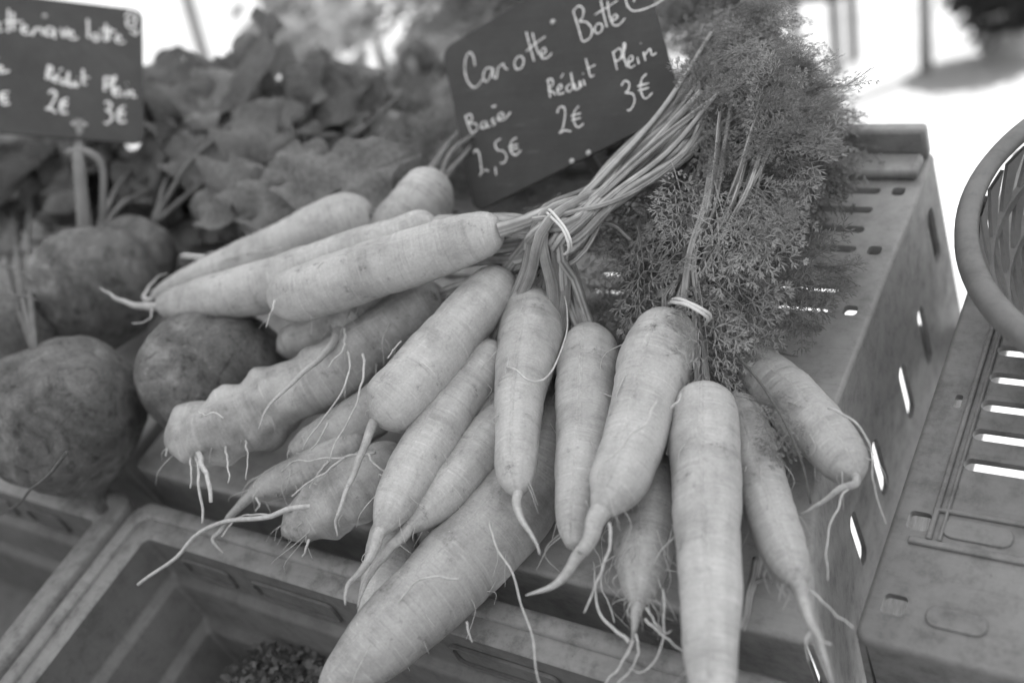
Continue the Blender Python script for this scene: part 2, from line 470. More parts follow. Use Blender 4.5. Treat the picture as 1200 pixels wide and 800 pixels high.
for (px, py, px2) in ((1085, 720, 1160), (1105, 618, 1190)):
    ax, ay = rp(px, py); bx = rp(px2, py+8)[0]
    p = MB(); lp = rrect(ax, ay-.006, bx, ay+.006, .0055)
    n = len(lp); p.add([(x, y, ez+.0001) for x, y in lp]+[(x, y, ez+.0014) for x, y in lp],
                       [tuple(range(n, 2*n))]+[(i, (i+1) % n, (i+1) % n+n, i+n) for i in range(n)])
    p.build('floor_boss', M['right'], right_crate, bevel=.0006)

def open_crate(label, mat, x0, x1, y0, y1, zt, h, group=None):
    e = empty('open_crate', TM @ Vector(((x0+x1)/2, (y0+y1)/2, zt-h)), label, 'crate', group)
    def ringwall(nm, prof, seg=6, mt=None):
        """profile of (inset, z) swept round the rounded rectangle"""
        p = MB(); v = []; f = []
        loops = [rrect(x0+i, y0+i, x1-i, y1-i, max(.016-i*.4, .004), seg) for i, _ in prof]
        n = len(loops[0])
        for lp, (_, z) in zip(loops, prof): v += [(x, y, z) for x, y in lp]
        for a in range(len(prof)-1):
            for k in range(n):
                k2 = (k+1) % n; f.append((a*n+k, a*n+k2, (a+1)*n+k2, (a+1)*n+k))
        p.add(v, f); return p.build(nm, mt or mat, e, auto=50)
    ringwall('rim', [(.004, zt-.016), (0, zt-.016), (0, zt-.002), (.002, zt), (.010, zt), (.012, zt-.002), (.012, zt-.004), (.016, zt-.0045), (.024, zt-.0045), (.0255, zt-.006)], mt=M['rimp'])
    ringwall('wall', [(.0255, zt-.0062), (.0262, zt-.012), (.0275, zt-.040), (.029, zt-.043), (.0335, zt-.045), (.035, zt-.048),
                      (.037, zt-.083), (.0385, zt-.086), (.044, zt-.088), (.0455, zt-.091), (.048, zt-h+.012), (.053, zt-h+.005), (.06, zt-h+.004)])
    ringwall('outer_wall', [(.006, zt-.016), (.012, zt-h), (.06, zt-h)])
    p = MB(); lp = rrect(x0+.0595, y0+.0595, x1-.0595, y1-.0595, .004); n = len(lp)
    p.add([(x, y, zt-h+.0038) for x, y in lp], [tuple(range(n))]); p.build('floor', mat, e, smooth=False)
    # raised grips and framed panels along the inner back wall
    k = 0; xx = x0+.055
    while xx < x1-.10:
        w = .075 if k % 2 else .048
        q = MB()
        lp = rrect(xx, -.036, xx+w, -.016, .005); li = rrect(xx+.0022, -.0338, xx+w-.0022, -.0182, .004); n = len(lp)
        fm = lambda a, b, c: Vector((a, y1-.0262-.0015*(-b/.04)-c, zt+b))
        q.add([fm(a, b, .0) for a, b in lp]+[fm(a, b, .0022) for a, b in lp]+[fm(a, b, .0022) for a, b in li]+[fm(a, b, 0) for a, b in li],
              [(i+r*n, i+(r+1)*n, (i+1) % n+(r+1)*n, (i+1) % n+r*n) for r in range(3) for i in range(n)])
        q.build('panel_frame', mat, e, auto=45)
        xx += w+.022; k += 1
    return e
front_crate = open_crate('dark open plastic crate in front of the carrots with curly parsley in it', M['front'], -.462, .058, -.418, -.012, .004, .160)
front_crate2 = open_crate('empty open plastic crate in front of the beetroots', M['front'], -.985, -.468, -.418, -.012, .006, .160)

# ------------------------------------------------------------------ sloping table under the crates
tb = empty('display_table', (-.35, .0, 0), 'sloping wooden trestle table under the vegetable crates', 'table')
for y0, y1 in ((-.40, -.33), (-.10, -.03), (.02, .07), (.366, .391)):
    p = MB(); p.box((-1.06, y0, -.190), (.03, y1, -.1665)); p.build('plank', M['wood'], tb, smooth=False, bevel=.003)
p = MB(); p.box((-1.06, .075, -.190), (-.51, .36, -.1665)); p.build('plank', M['wood'], tb, smooth=False, bevel=.003)
for xx in (-1.06, -.50, .0):
    p = MB(); p.box((xx-.02, -.42, -.232), (xx+.02, .391, -.1905)); p.build('bearer', M['wood'], tb, smooth=False, bevel=.003)
p = MB(); p.box((.03, -.42, -.232), (.62, -.37, -.1905)); p.build('bearer', M['wood'], tb, smooth=False, bevel=.003)
for yy in (ry+.03, ry+.33):
    p = MB(); p.box((.06, yy, -.190), (.62, yy+.05, ez-.1455)); p.build('rail', M['wood'], tb, smooth=False, bevel=.003)
for xx in (-1.05, -.30, .58):
    for yy in (-.38, .40):
        a = TM @ Vector((xx, yy, -.2325))
        p = MB(); p.box((a.x-.022, a.y-.022, 0), (a.x+.022, a.y+.022, a.z+.004)); p.build('leg', M['wood'], tb, True, False, .003)

# ------------------------------------------------------------------ carrots
def carrot(label, ctrl, tail=None, rootlets=(), dirty=False, knob=0.0, seed=0, lenb=1.0, hairs=6, tipround=.9, tail_r=None, flat=1.0):
    """ctrl: (px, py, width in px, height over crate) from crown to tip"""
    rnd = random.Random(seed*7+3)
    C = []
    for (px, py, w, h) in ctrl:
        p = U(px, py, h); C.append((p.x, p.y, p.z, .5*w*depth_of(p)/F))
    base = sum((Vector(c[:3]) for c in C), Vector())/len(C)
    e = empty('carrot', TM @ Vector((base.x, base.y, base.z - .018)), label, 'carrot', 'carrots heaped on the upturned crate')
    N, S = 72, 30
    s, L = spline(C, N)
    pts = [Vector(p[:3]) for p in s]; rad = [max(p[3], .0015) for p in s]
    fr = frames(pts, Vector((0, 0, 1)))
    rc, rt = rad[3], rad[-4]
    endr = tail_r if tail_r else (.0022 if tail else .0035)
    creases = [(rnd.uniform(.05, .95)*L, rnd.uniform(0, 6.28), rnd.uniform(.8, 2.2), rnd.uniform(.015, .045)) for _ in range(int(26*L/.15))]
    v = []; f = []; uv = []
    # denser rings near both ends so that they round off cleanly
    for i in range(N):
        d = L*i/(N-1); r = rad[i]
        a = .95*rc
        if d < a: r *= max(.30, (1-(1-d/a)**2.4)**(1/2.4))
        b = tipround*2.0*rt
        q = L-d
        if q < b: r = endr+(r-endr)*max(0.0, (1-(1-q/b)**2.0))**.62
        t, n, bn = fr[i]
        for k in range(S):
            an = 2*math.pi*k/S
            dirv = n*math.cos(an)*flat+bn*math.sin(an)
            P = pts[i]+dirv*r
            nz = noise.noise(P*34+Vector((seed*3.1, 0, 0)))*.085+noise.noise(P*105+Vector((0, seed, 0)))*.024
            if knob: nz += knob*(noise.noise(P*75+Vector((seed, 5, 0)))*.35+max(0, noise.noise(P*45+Vector((9, seed, 0))))*.5+noise.noise(P*170)*.16)*min(1, max(0, (d/L-.25)*2.2))
            for (cd_, ca, cw, cdp) in creases:
                dd = abs(d-cd_)
                if dd < .0032:
                    da = abs((an-ca+math.pi) % (2*math.pi)-math.pi)
                    if da < cw: nz -= cdp*(1-dd/.0032)*(1-(da/cw)**2)
            v.append(pts[i]+dirv*r*(1+nz)); uv.append((k/S+seed*.37, d+seed*1.7))
    for i in range(N-1):
        for k in range(S):
            k2 = (k+1) % S; f.append((i*S+k, i*S+k2, (i+1)*S+k2, (i+1)*S+k))
    v.append(pts[0]+fr[0][0]*rc*.22); uv.append((0, seed*1.7)); v.append(pts[-1]+fr[-1][0]*endr*.6); uv.append((0, L+seed*1.7))
    for k in range(S):
        k2 = (k+1) % S; f.append((N*S, k2, k)); f.append((N*S+1, (N-1)*S+k, (N-1)*S+k2))
    mb = MB(); mb.add(v, f, uv)
    mat = M['carrot_dirty' if dirty else 'carrot']
    body = mb.build('root_body', mat, e)
    ms = body.modifiers.new('sub', 'SUBSURF'); ms.levels = ms.render_levels = 1
    def px_line(line): return [U(a, b, c) for a, b, c in line]
    if tail:
        tm = MB(); c = px_line(tail)
        curve_tube(tm, [pts[-1]-fr[-1][0]*.004]+c, endr*1.25, .0005, 26, 8, .0016, seed)
        tm.build('taproot', mat, e)
    for j, (w, line) in enumerate(rootlets):
        tm = MB(); curve_tube(tm, px_line(line), w*.0005, w*.00025, 26, 5, .0022, seed+j*3.3)
        tm.build('rootlet', M['rootlet'], e)
    if hairs:
        hm = MB()
        for j in range(hairs*4):
            i = int(N*(1-rnd.random()**1.5*.85))-2; i = max(4, min(N-3, i)); an = rnd.uniform(-1.9, 1.9)
            t, n, bn = fr[i]; dv = n*math.cos(an)+bn*math.sin(an)
            p = pts[i]+dv*rad[i]*(.97 if i < N-8 else .6); ln = rnd.uniform(.005, .026)
            q = p+(dv*.25+t*rnd.uniform(-.1, .9)+Vector((rnd.uniform(-.6, .6), rnd.uniform(-.6, .3), -.35)))*ln*.6
            w = q+(t*rnd.uniform(0, .6)+Vector((rnd.uniform(-.7, .7), rnd.uniform(-.6, .3), -.7)))*ln*.6
            curve_tube(hm, [p, q, w], rnd.uniform(.0002, .00042), .00014, 9, 4, .001, j+seed)
        o = hm.build('root_hairs', M['rootlet'], e); o['kind'] = 'stuff'
    e['_s'] = 0; del e['_s']
    return e, pts[0], -fr[0][0], rc

K = {}
K['top'] = carrot('long smooth carrot lying topmost, its crown against the tied stalks below the slate',
    [(590,268,46,.116),(560,276,58,.116),(500,297,66,.114),(430,318,70,.112),(370,339,70,.110),(318,352,54,.108)],
    rootlets=[(1.6, [(322,352,.124),(319,362,.126),(316,372,.121),(311,383,.116)])], seed=1, tipround=.55, hairs=3)
K['second'] = carrot('long carrot whose thick white tail points across the round beetroot',
    [(515,262,48,.100),(470,282,58,.100),(400,305,60,.099),(310,336,64,.097),(240,352,54,.096),(185,358,32,.096)],
    tail=[(176,359,.096),(162,358,.098),(147,354,.101),(133,348,.105),(118,337,.108)], seed=2, tipround=.8, tail_r=.0032,
    rootlets=[(1.4, [(178,362,.100),(176,372,.100),(168,378,.102),(155,378,.104)])], hairs=3)
K['back'] = carrot('carrot lying behind the long ones, its blunt crown beside the beet leaves',
    [(438,254,58,.078),(410,262,76,.078),(350,287,70,.078),(280,313,58,.078),(220,332,36,.080),(178,348,18,.082)],
    tail=[(172,352,.082),(168,347,.084),(174,336,.086),(185,325,.086),(196,320,.084)], seed=3, hairs=3,
    rootlets=[(1.3, [(330,290,.101),(300,296,.096),(270,299,.091),(248,302,.086),(225,305,.084)]), (1.1, [(275,302,.094),(262,304,.094),(250,296,.094),(238,302,.091)])])
K['crown'] = carrot('carrot standing up behind with only its rounded crown showing by the slate edge',
    [(514,210,52,.078),(503,224,68,.078),(482,254,72,.072),(440,295,56,.050),(400,330,40,.045)], seed=4, hairs=0)
K['forked'] = carrot('knobbly pale carrot with a forked stumpy end and short roots hanging over the beetroot',
    [(522,345,50,.072),(495,357,60,.072),(440,398,64,.068),(385,438,74,.066),(320,472,80,.066),(262,500,80,.068),(222,515,66,.068),(200,522,40,.068)],
    seed=5, knob=.75, hairs=14, tipround=.40, tail_r=.006, dirty=True,
    rootlets=[(5.0, [(232,520,.072),(240,552,.078),(245,570,.075),(248,590,.070)]), (3.4, [(228,522,.07),(234,560,.075),(236,580,.07),(237,612,.06)]),
              (2.2, [(224,520,.07),(224,552,.076),(223,572,.072)]), (2.0, [(264,520,.07),(268,556,.076),(267,566,.074)]),
              (1.4, [(288,515,.068),(290,548,.072),(289,560,.07)]), (2.2, [(200,520,.075),(196,526,.075),(194,534,.073)]),
              (1.6, [(262,490,.1),(252,484,.104),(240,486,.104),(232,482,.1)])])
K['stub'] = carrot('short carrot end poking down under the topmost carrot, with a long curling tail root',
    [(455,332,46,.078),(430,350,50,.078),(405,375,46,.080),(396,388,34,.082)], seed=6, tipround=.7, dirty=True,
    tail=[(390,402,.088),(378,416,.094),(352,440,.102),(328,465,.104),(312,485,.104),(302,503,.104)], tail_r=.0030,
    rootlets=[(1.8, [(404,385,.09),(404,402,.095),(398,418,.098),(384,430,.1)]), (1.7, [(408,412,.09),(411,432,.092),(402,458,.09),(386,480,.085),(370,503,.08),(353,524,.075)]),
              (1.5, [(384,495,.085),(378,510,.08),(366,525,.076),(362,532,.074)])], hairs=5)
K['lobe'] = carrot('small rounded carrot tip peeking out between the beetroot and the knobbly carrot',
    [(420,365,40,.066),(385,385,46,.064),(345,402,46,.062),(328,410,36,.062)], seed=7, tipround=.45, hairs=0, tail_r=.005)
K['blunt'] = carrot('plump carrot with a blunt rounded tip and one straight tail root',
    [(592,322,44,.080),(575,345,62,.082),(535,388,70,.084),(492,438,76,.085),(460,474,74,.085),(437,494,48,.084)],
    seed=8, tipround=.42, tail_r=.0028,
    tail=[(435,500,.086),(428,518,.086),(416,550,.082),(405,580,.078),(395,602,.075),(391,612,.072),(396,626,.07)],
    rootlets=[(1.2, [(470,400,.1),(462,408,.102),(455,420,.104),(460,408,.104)])], hairs=3)
K['narrow'] = carrot('slim carrot narrowing to a bent tail root, lying under the plump blunt one',
    [(586,405,36,.062),(570,425,56,.063),(535,470,62,.064),(500,525,64,.066),(468,580,56,.068),(446,622,32,.068)],
    tail=[(440,640,.068),(431,658,.068),(421,672,.066),(409,684,.064),(406,695,.062),(403,708,.06)], seed=9, tail_r=.0036, hairs=4, tipround=.9)
K['whip'] = carrot('carrot ending in a long whip-like tail over the small upright carrot',
    [(640,440,44,.040),(605,480,58,.042),(565,528,66,.046),(525,575,60,.050),(492,604,44,.054),(476,620,26,.056)],
    tail=[(468,630,.058),(455,645,.058),(440,662,.058),(428,682,.056),(421,698,.054),(417,712,.052)], seed=10, tail_r=.0038, hairs=4)
K['hidden'] = carrot('carrot wedged behind, showing between the slim carrot and the upright one',
    [(610,430,36,.046),(585,455,52,.046),(560,500,52,.044),(535,545,44,.040)], seed=11, hairs=0)
K['upright'] = carrot('upright tapering carrot under the rubber band with a fine root looped across it',
    [(628,338,46,.066),(624,360,68,.066),(621,395,78,.067),(613,440,66,.068),(607,490,56,.069),(605,540,52,.070),(606,578,38,.070)],
    tail=[(608,597,.070),(617,616,.070),(625,632,.068),(632,650,.066)], seed=12, tail_r=.0026, hairs=4, tipround=.8,
    rootlets=[(1.5, [(594,430,.085),(606,434,.092),(620,444,.096),(634,446,.096),(648,435,.092),(658,415,.088),(664,396,.083),(664,370,.08),(660,345,.075)])])
K['cylinder'] = carrot('even upright carrot with stalk stub, between the looped-root carrot and the hooked one',
    [(688,388,40,.052),(690,408,66,.053),(688,445,73,.054),(686,500,70,.055),(680,560,62,.056),(674,610,44,.056),(671,640,22,.056)], seed=13, hairs=3, tipround=.8)
K['hooked'] = carrot('broad shouldered carrot whose thick tail hooks sideways, directly under the second tie',
    [(784,376,52,.060),(779,395,78,.062),(766,430,86,.064),(752,480,78,.066),(740,525,74,.068),(722,570,66,.070),(703,600,40,.070)],
    tail=[(696,612,.070),(691,626,.069),(680,650,.066),(664,672,.064),(645,688,.062),(617,697,.060)], seed=14, tail_r=.0052, hairs=4,
    rootlets=[(1.6, [(770,470,.090),(750,500,.094),(725,528,.092),(706,545,.088),(701,560,.085)]), (1.6, [(786,478,.085),(795,470,.085),(799,460,.08)]),
              (1.9, [(714,612,.075),(716,632,.07),(711,655,.066),(700,682,.06),(684,715,.052)])])
K['big'] = carrot('large straight ringed carrot with two green stalks, hanging over the crate edge',
    [(826,456,54,.052),(826,478,78,.052),(827,530,84,.052),(829,600,82,.052),(832,670,76,.052),(833,740,68,.050),(834,800,58,.048),(834,860,44,.046)],
    seed=15, hairs=4)
K['right'] = carrot('thin carrot beside the large ringed one, ending in a hairy twisted tail',
    [(852,468,46,.028),(868,495,60,.028),(884,540,62,.030),(899,590,60,.032),(917,640,56,.034),(936,685,40,.036)],
    tail=[(944,704,.036),(949,722,.036),(955,740,.035),(960,756,.034),(966,775,.033),(975,802,.032)], seed=16, tail_r=.0038, dirty=True,
    rootlets=[(1.4, [(936,684,.036),(955,694,.036),(968,708,.034),(980,722,.033),(1000,735,.03)]), (1.4, [(950,728,.036),(960,748,.036),(975,755,.034)]), (1.3, [(952,735,.036),(944,755,.034),(948,775,.03)])], hairs=10)
K['side'] = carrot('dusty carrot lying away from the rest by the slotted strip, over the crate side',
    [(842,412,48,.022),(862,424,64,.023),(905,452,72,.025),(950,495,72,.027),(988,537,60,.029),(1006,560,34,.030)],
    tail=[(1003,565,.033),(985,573,.034),(965,588,.032),(938,603,.028)], seed=17, tail_r=.0024, tipround=.55, dirty=True,
    rootlets=[(1.4, [(1000,568,.034),(985,585,.033),(975,612,.031),(970,645,.028),(972,680,.024)]), (1.4, [(970,478,.050),(995,488,.052),(1015,508,.050),(1022,530,.044),(1024,560,.036),(1030,590,.026),(1037,610,.016)])], hairs=5)
K['fat'] = carrot('fat pale carrot slanting down over the open crate, largest at the bottom of the heap',
    [(655,455,44,.026),(652,490,74,.026),(632,550,92,.026),(590,610,100,.027),(540,660,100,.030),(490,708,96,.034),(440,758,84,.036),(405,792,60,.036),(378,816,44,.036)],
    seed=18, dirty=True, hairs=8, tipround=.6, tail_r=.004,
    rootlets=[(1.6, [(574,612,.055),(578,632,.058),(596,668,.056),(607,705,.052),(622,740,.048),(630,780,.044),(636,802,.042)]),
              (1.5, [(538,678,.058),(510,676,.06),(490,682,.06),(473,698,.058),(462,712,.054),(452,735,.05)]), (1.2, [(547,728,.05),(549,740,.048),(553,752,.046)])])
K['small'] = carrot('small carrot standing on its tip between the fat carrot and the dark crate wall',
    [(470,590,44,.030),(464,620,58,.030),(456,660,62,.032),(448,705,60,.032),(438,745,44,.032)], seed=19, hairs=3, tipround=.5, tail_r=.004)
K['bearded'] = carrot('stubby carrot with a waist and a bearded tuft of roots at its tip',
    [(772,540,60,.030),(765,570,76,.032),(757,615,78,.034),(753,655,66,.036),(750,685,48,.037),(747,708,26,.037)],
    tail=[(745,722,.037),(743,740,.036),(741,756,.034)], seed=20, tail_r=.0038, dirty=True, tipround=.6,
    rootlets=[(1.8, [(742,750,.037),(735,765,.034),(725,782,.030),(708,802,.024)]), (1.6, [(745,742,.037),(748,765,.033),(737,788,.028),(725,800,.026)]),
              (2.2, [(737,752,.037),(722,736,.038),(708,724,.037),(701,708,.036),(698,690,.034),(696,655,.034)]), (1.6, [(756,725,.040),(775,742,.040),(790,755,.039),(806,768,.037)]),
              (1.4, [(757,712,.040),(768,730,.040),(780,742,.038),(787,738,.038)]), (1.5, [(777,690,.040),(777,720,.038),(776,748,.035),(768,772,.031),(750,788,.028),(735,786,.026)]),
              (1.3, [(696,640,.034),(704,665,.034),(706,690,.034),(715,715,.034),(718,728,.034)])], hairs=26)
K['knob_low'] = carrot('dusky carrot low on the left with a lumpy white end and a very long root',
    [(478,530,52,.034),(450,552,70,.034),(410,580,74,.034),(372,602,64,.034),(345,617,44,.034),(334,624,24,.034)],
    seed=21, knob=.75, dirty=True, tipround=.35, tail_r=.005, hairs=6,
    rootlets=[(4.2, [(392,590,.036),(362,592,.048),(334,598,.049),(318,605,.047),(290,609,.044),(262,612,.042),(245,618,.04),(225,632,.036),(205,652,.03),(185,668,.026),(162,684,.022)]),
              (1.9, [(320,603,.046),(300,603,.045),(280,606,.043),(268,616,.041),(258,628,.04)]), (2.0, [(362,632,.036),(358,645,.034),(354,652,.03)])])
K['slender'] = carrot('slender carrot at the low left edge, its bent tail hanging over the crate rim',
    [(430,512,36,.046),(400,530,44,.046),(355,552,44,.044),(315,570,36,.042),(292,580,22,.042)],
    tail=[(282,590,.042),(272,602,.040),(262,616,.038),(250,630,.036),(252,640,.034),(262,648,.030)], seed=22, dirty=True, tail_r=.0034, hairs=10,
    rootlets=[(1.5, [(395,522,.056),(370,530,.056),(345,540,.056),(330,552,.054)]), (2.0, [(440,530,.06),(410,534,.062),(380,537,.062),(350,540,.06)]),
              (2.0, [(405,535,.062),(380,555,.06),(358,568,.058),(342,582,.055)]), (1.8, [(385,540,.062),(372,556,.058),(362,572,.056)]), (1.7, [(300,583,.046),(304,592,.044),(300,598,.042)])])
K['dusk'] = carrot('shaded carrot half hidden between the blunt carrot and the knobbly one',
    [(500,430,44,.050),(470,455,58,.050),(425,490,60,.050),(375,515,48,.050),(340,530,30,.050)], seed=23, dirty=True, hairs=8,
    rootlets=[(1.9, [(425,415,.09),(426,440,.092),(418,470,.09),(405,495,.085),(395,515,.08),(388,540,.075)]), (1.8, [(432,532,.07),(440,545,.07),(452,552,.068),(462,545,.066)])])
K['under'] = carrot('darker carrot under the narrow and the whip-tailed ones, above the crate rim',
    [(545,600,50,.022),(515,625,56,.022),(485,650,46,.022)], seed=24, dirty=True, hairs=3)

# ------------------------------------------------------------------ stalks and leaves
frond_meshes = []; stalks_of = {}
def make_frond(seed):
    rnd = random.Random(seed); v = []; f = []
    def blade(p, d, up, ln, w):
        side = d.cross(up).normalized()*w; o = len(v)
        v.extend([p, p+d*ln*.45+side+up*ln*.05, p+d*ln+up*ln*.02*rnd.uniform(-3, 3), p+d*ln*.45-side+up*ln*.05]); f.append((o, o+1, o+2, o+3))
    def stem(a, b, w):
        d = (b-a).normalized(); s1 = d.orthogonal().normalized()*w; s2 = d.cross(s1); o = len(v)
        for q, k in ((a, 1.0), (b, .6)):
            v.extend([q+s1*k, q+(s2*.87-s1*.5)*k, q+(-s2*.87-s1*.5)*k])
        for i in range(3): f.append((o+i, o+(i+1) % 3, o+3+(i+1) % 3, o+3+i))
    curl, bend = rnd.uniform(-.5, .15), rnd.uniform(-.35, .35)
    def ax(s): return Vector((s-.1*curl*s*s, bend*s*s*.5, curl*s*s*.6))
    prev = ax(0)
    for i in range(1, 9):
        p = ax(i/8); stem(prev, p, .010*(1.2-i/9)); prev = p
    n = 6
    for i in range(n):
        s = .16+.80*i/(n-1); p = ax(s); t = (ax(s+.02)-p).normalized()
        ln = (.46*math.sin(math.pi*(.22+.74*(1-s)))+.05)*rnd.uniform(.8, 1.15)
        for sg in (-1, 1):
            sd_ = (t*.75+Vector((0, sg, rnd.uniform(-.4, .35)))).normalized(); up = sd_.cross(t).normalized()*sg*-1
            if up.z < 0: up = -up
            e_ = p+sd_*ln; stem(p, e_, .005)
            m = max(3, int(ln/.10))
            for j in range(m):
                q = p+sd_*ln*(.22+.78*j/(m-1)); l2 = ln*.55*(1-.5*j/(m-1))*rnd.uniform(.7, 1.25)
                for s2 in (-1, 1):
                    d2 = (sd_*.7+(up.cross(sd_))*s2*.75+up*rnd.uniform(-.35, .35)).normalized()
                    w_ = .0105
                    blade(q, d2, up, l2*.6, w_)
                    for s3 in (-1, 1):
                        d3 = (d2+up.cross(d2)*s3*.65).normalized(); blade(q+d2*l2*.38, d3, up, l2*.5, w_*.9)
                    blade(q+d2*l2*.5, d2, up, l2*.5, w_)
            blade(e_, sd_, up, ln*.26, .011)
    me = bpy.data.meshes.new('frond'); me.from_pydata([tuple(x) for x in v], [], f); me.materials.append(M['frond'])
    return me
for k in range(7): frond_meshes.append(make_frond(40+k))
def place_frond(parent, p, d, ln, rnd, up=None):
    """p, d in display coordinates"""
    wp = TM @ p; wd = (TR @ d).normalized()
    up = up or Vector((rnd.uniform(-.7, .7), rnd.uniform(-.7, .5), 1)); up = (up-wd*up.dot(wd)).normalized()
    y = up.cross(wd)
    o = bpy.data.objects.new('frond', rnd.choice(frond_meshes)); col.objects.link(o)
    st_ = stalks_of.get(parent.name); o.parent = rnd.choice(st_) if st_ else parent
    wloc = wp-Vector(parent.location)
    o.matrix_local = Matrix.Translation(wloc) @ Matrix((wd, y, up)).transposed().to_4x4() @ Matrix.Diagonal((ln, ln*rnd.uniform(.8, 1.1), ln, 1))
    return o

def stalk(parent, ctrl, r0, r1, rnd, n=26, name='leaf_stalk'):
    mb = MB(); pts = curve_tube(mb, ctrl, r0, r1, n, 7, .0005, rnd.random()*50)
    # a shallow groove makes the stalk read as ribbed
    stalks_of.setdefault(parent.name, []).append(mb.build(name, M['stalk'], parent)); return pts

rg = random.Random(5)
TIE1 = U(651, 273, .106); TIE2 = U(806, 362, .066)
bunch1 = ['top', 'second', 'blunt', 'narrow', 'whip', 'upright', 'cylinder', 'forked', 'hidden', 'fat', 'stub']
bunch2 = ['hooked', 'big', 'right', 'side', 'bearded']
vis1 = {'top': 8, 'blunt': 6, 'upright': 7, 'cylinder': 4, 'narrow': 4}
def fan1():
    q = rg.random(); o = rg.uniform(-1, 1); z = rg.uniform(-.012, .012)
    # below and behind the slate, spreading into the leaf mound
    a = U(694+q*40+o*4, 236-q*30+o*19, .098+z)
    b = U(752+q*60+o*8, 182-q*42+o*30, .102+z)
    c = U(822+rg.uniform(-6, 45), 110-q*60+o*45, .105+z+rg.uniform(-.01, .02))
    return [a, b, c]
def fan2():
    x = rg.uniform(-1, 1)
    a = U(818+x*14+rg.uniform(-6, 6), 305+rg.uniform(-10, 10), rg.uniform(.06, .09))
    b = U(845+x*34+rg.uniform(-6, 6), 225+rg.uniform(-15, 15), .10+x*.012+rg.uniform(-.012, .012))
    c = U(868+x*52, 130+rg.uniform(-60, 30), rg.uniform(.10, .135))
    return [a, b, c]
tips = []
for names, tie, fan, jit in ((bunch1, TIE1, fan1, .016), (bunch2, TIE2, fan2, .0145)):
    for nm in names:
        e, p0, d0, rc = K[nm]
        for j in range(vis1.get(nm, 3 if tie is TIE2 else 4)):
            off = Vector((rg.uniform(-1, 1), rg.uniform(-.6, .6), rg.uniform(-.9, .9)))*jit
            st = p0+Vector((rg.uniform(-1, 1), rg.uniform(-1, 1), rg.uniform(-.3, .8)))*rc*.28-d0*.003
            mid = st.lerp(tie+off, .5)+d0*.008
            tail = fan()
            r = rg.uniform(.0018, .0048) if tie is TIE1 else rg.uniform(.0014, .0030)
            pts = stalk(e, [st, mid, tie+off]+tail, r*1.15, r*.45, rg, 34)
            tips.append((e, pts))
for nm in ('back', 'crown'):
    e, p0, d0, rc = K[nm]
    for j in range(3):
        st = p0+Vector((rg.uniform(-1, 1), rg.uniform(-1, 1), rg.uniform(-.3, .6)))*rc*.3-d0*.003
        a = st+d0*.03+Vector((rg.uniform(-.015, .015), .01, rg.uniform(-.01, .01)))
        b = a+Vector((rg.uniform(-.04, .02), rg.uniform(.06, .10), rg.uniform(-.04, -.01)))
        pts = stalk(e, [st, a, b], .0018, .001, rg, 20); tips.append((e, pts))
        for q in range(1):
            place_frond(e, pts[-1-q*4], Vector((rg.uniform(-.7, .8), rg.uniform(.3, 1), rg.uniform(-.4, .1))), rg.uniform(.03, .06), rg)
# fronds growing from the stalks
for e, pts in tips[:-6]:
    for q in range(3):
        i = len(pts)-1-q*2
        d = (pts[i]-pts[i-2]).normalized()+Vector((rg.uniform(.0, .9), rg.uniform(-.2, .8), rg.uniform(-.7, .2)))
        place_frond(e, pts[i], d, rg.uniform(.02, .04), rg)
# the mound of leaves
def inside(px, py, poly):
    c = False
    for i in range(len(poly)):
        (x1, y1), (x2, y2) = poly[i], poly[i-1]
        if (y1 > py) != (y2 > py) and px < (x2-x1)*(py-y1)/(y2-y1)+x1: c = not c
    return c
mound = [(828,40),(822,-110),(850,-60),(855,0),(885,80),(940,145),(912,190),(876,235),(850,275),(835,295),(790,310),(760,270),(790,215),(822,165)]
owners = [K[n][0] for n in bunch1+bunch2]
cnt = 0
while cnt < 560:
    px, py = rg.uniform(740, 990), rg.uniform(-110, 340)
    if not inside(px, py, mound): continue
    k = max(0, min(1, (320-py)/400)); hm = .035+.12*k
    h = hm-rg.random()**.8*.085
    p = U(px, py, max(.008, h))
    if px < 850 and py < 150: p = UD(px, py, rg.uniform(.87, .98))
    d = Vector((rg.uniform(-.6, 1), rg.uniform(-.8, .8), rg.uniform(-.7, .25)))
    if px < 830: d.x = abs(d.x)*.6
    place_frond(owners[cnt % len(owners)], p, d, rg.uniform(.028, .060) if py > 90 else rg.uniform(.02, .038), rg); cnt += 1
# bare leaf ribs lying over the mound
for k in range(60):
    px, py = rg.uniform(800, 960), rg.uniform(110, 290)
    if not inside(px, py, mound): continue
    hh = .055+.13*max(0, min(1, (320-py)/400)); e = owners[k % len(owners)]
    a = U(px, py, hh); an = rg.gauss(1.15, .5); L_ = rg.uniform(50, 120)
    m_ = U(px+math.cos(an)*L_*.5+rg.uniform(-8, 8), py-math.sin(an)*L_*.5, hh+rg.uniform(.0, .012)); b_ = U(px+math.cos(an)*L_, py-math.sin(an)*L_, hh+rg.uniform(-.01, .01))
    if px+math.cos(an)*L_ > 960 or (px+math.cos(an)*L_ < 815 and py < 200): continue
    pts = stalk(e, [a, m_, b_], rg.uniform(.0010, .0019), .0006, rg, 18)
    for q in range(5):
        i = 4+q*3; place_frond(e, pts[i], (pts[i]-pts[i-1]).normalized()+Vector((rg.uniform(-.9, .9), rg.uniform(-.5, .5), rg.uniform(-.5, .2))), rg.uniform(.018, .032), rg)
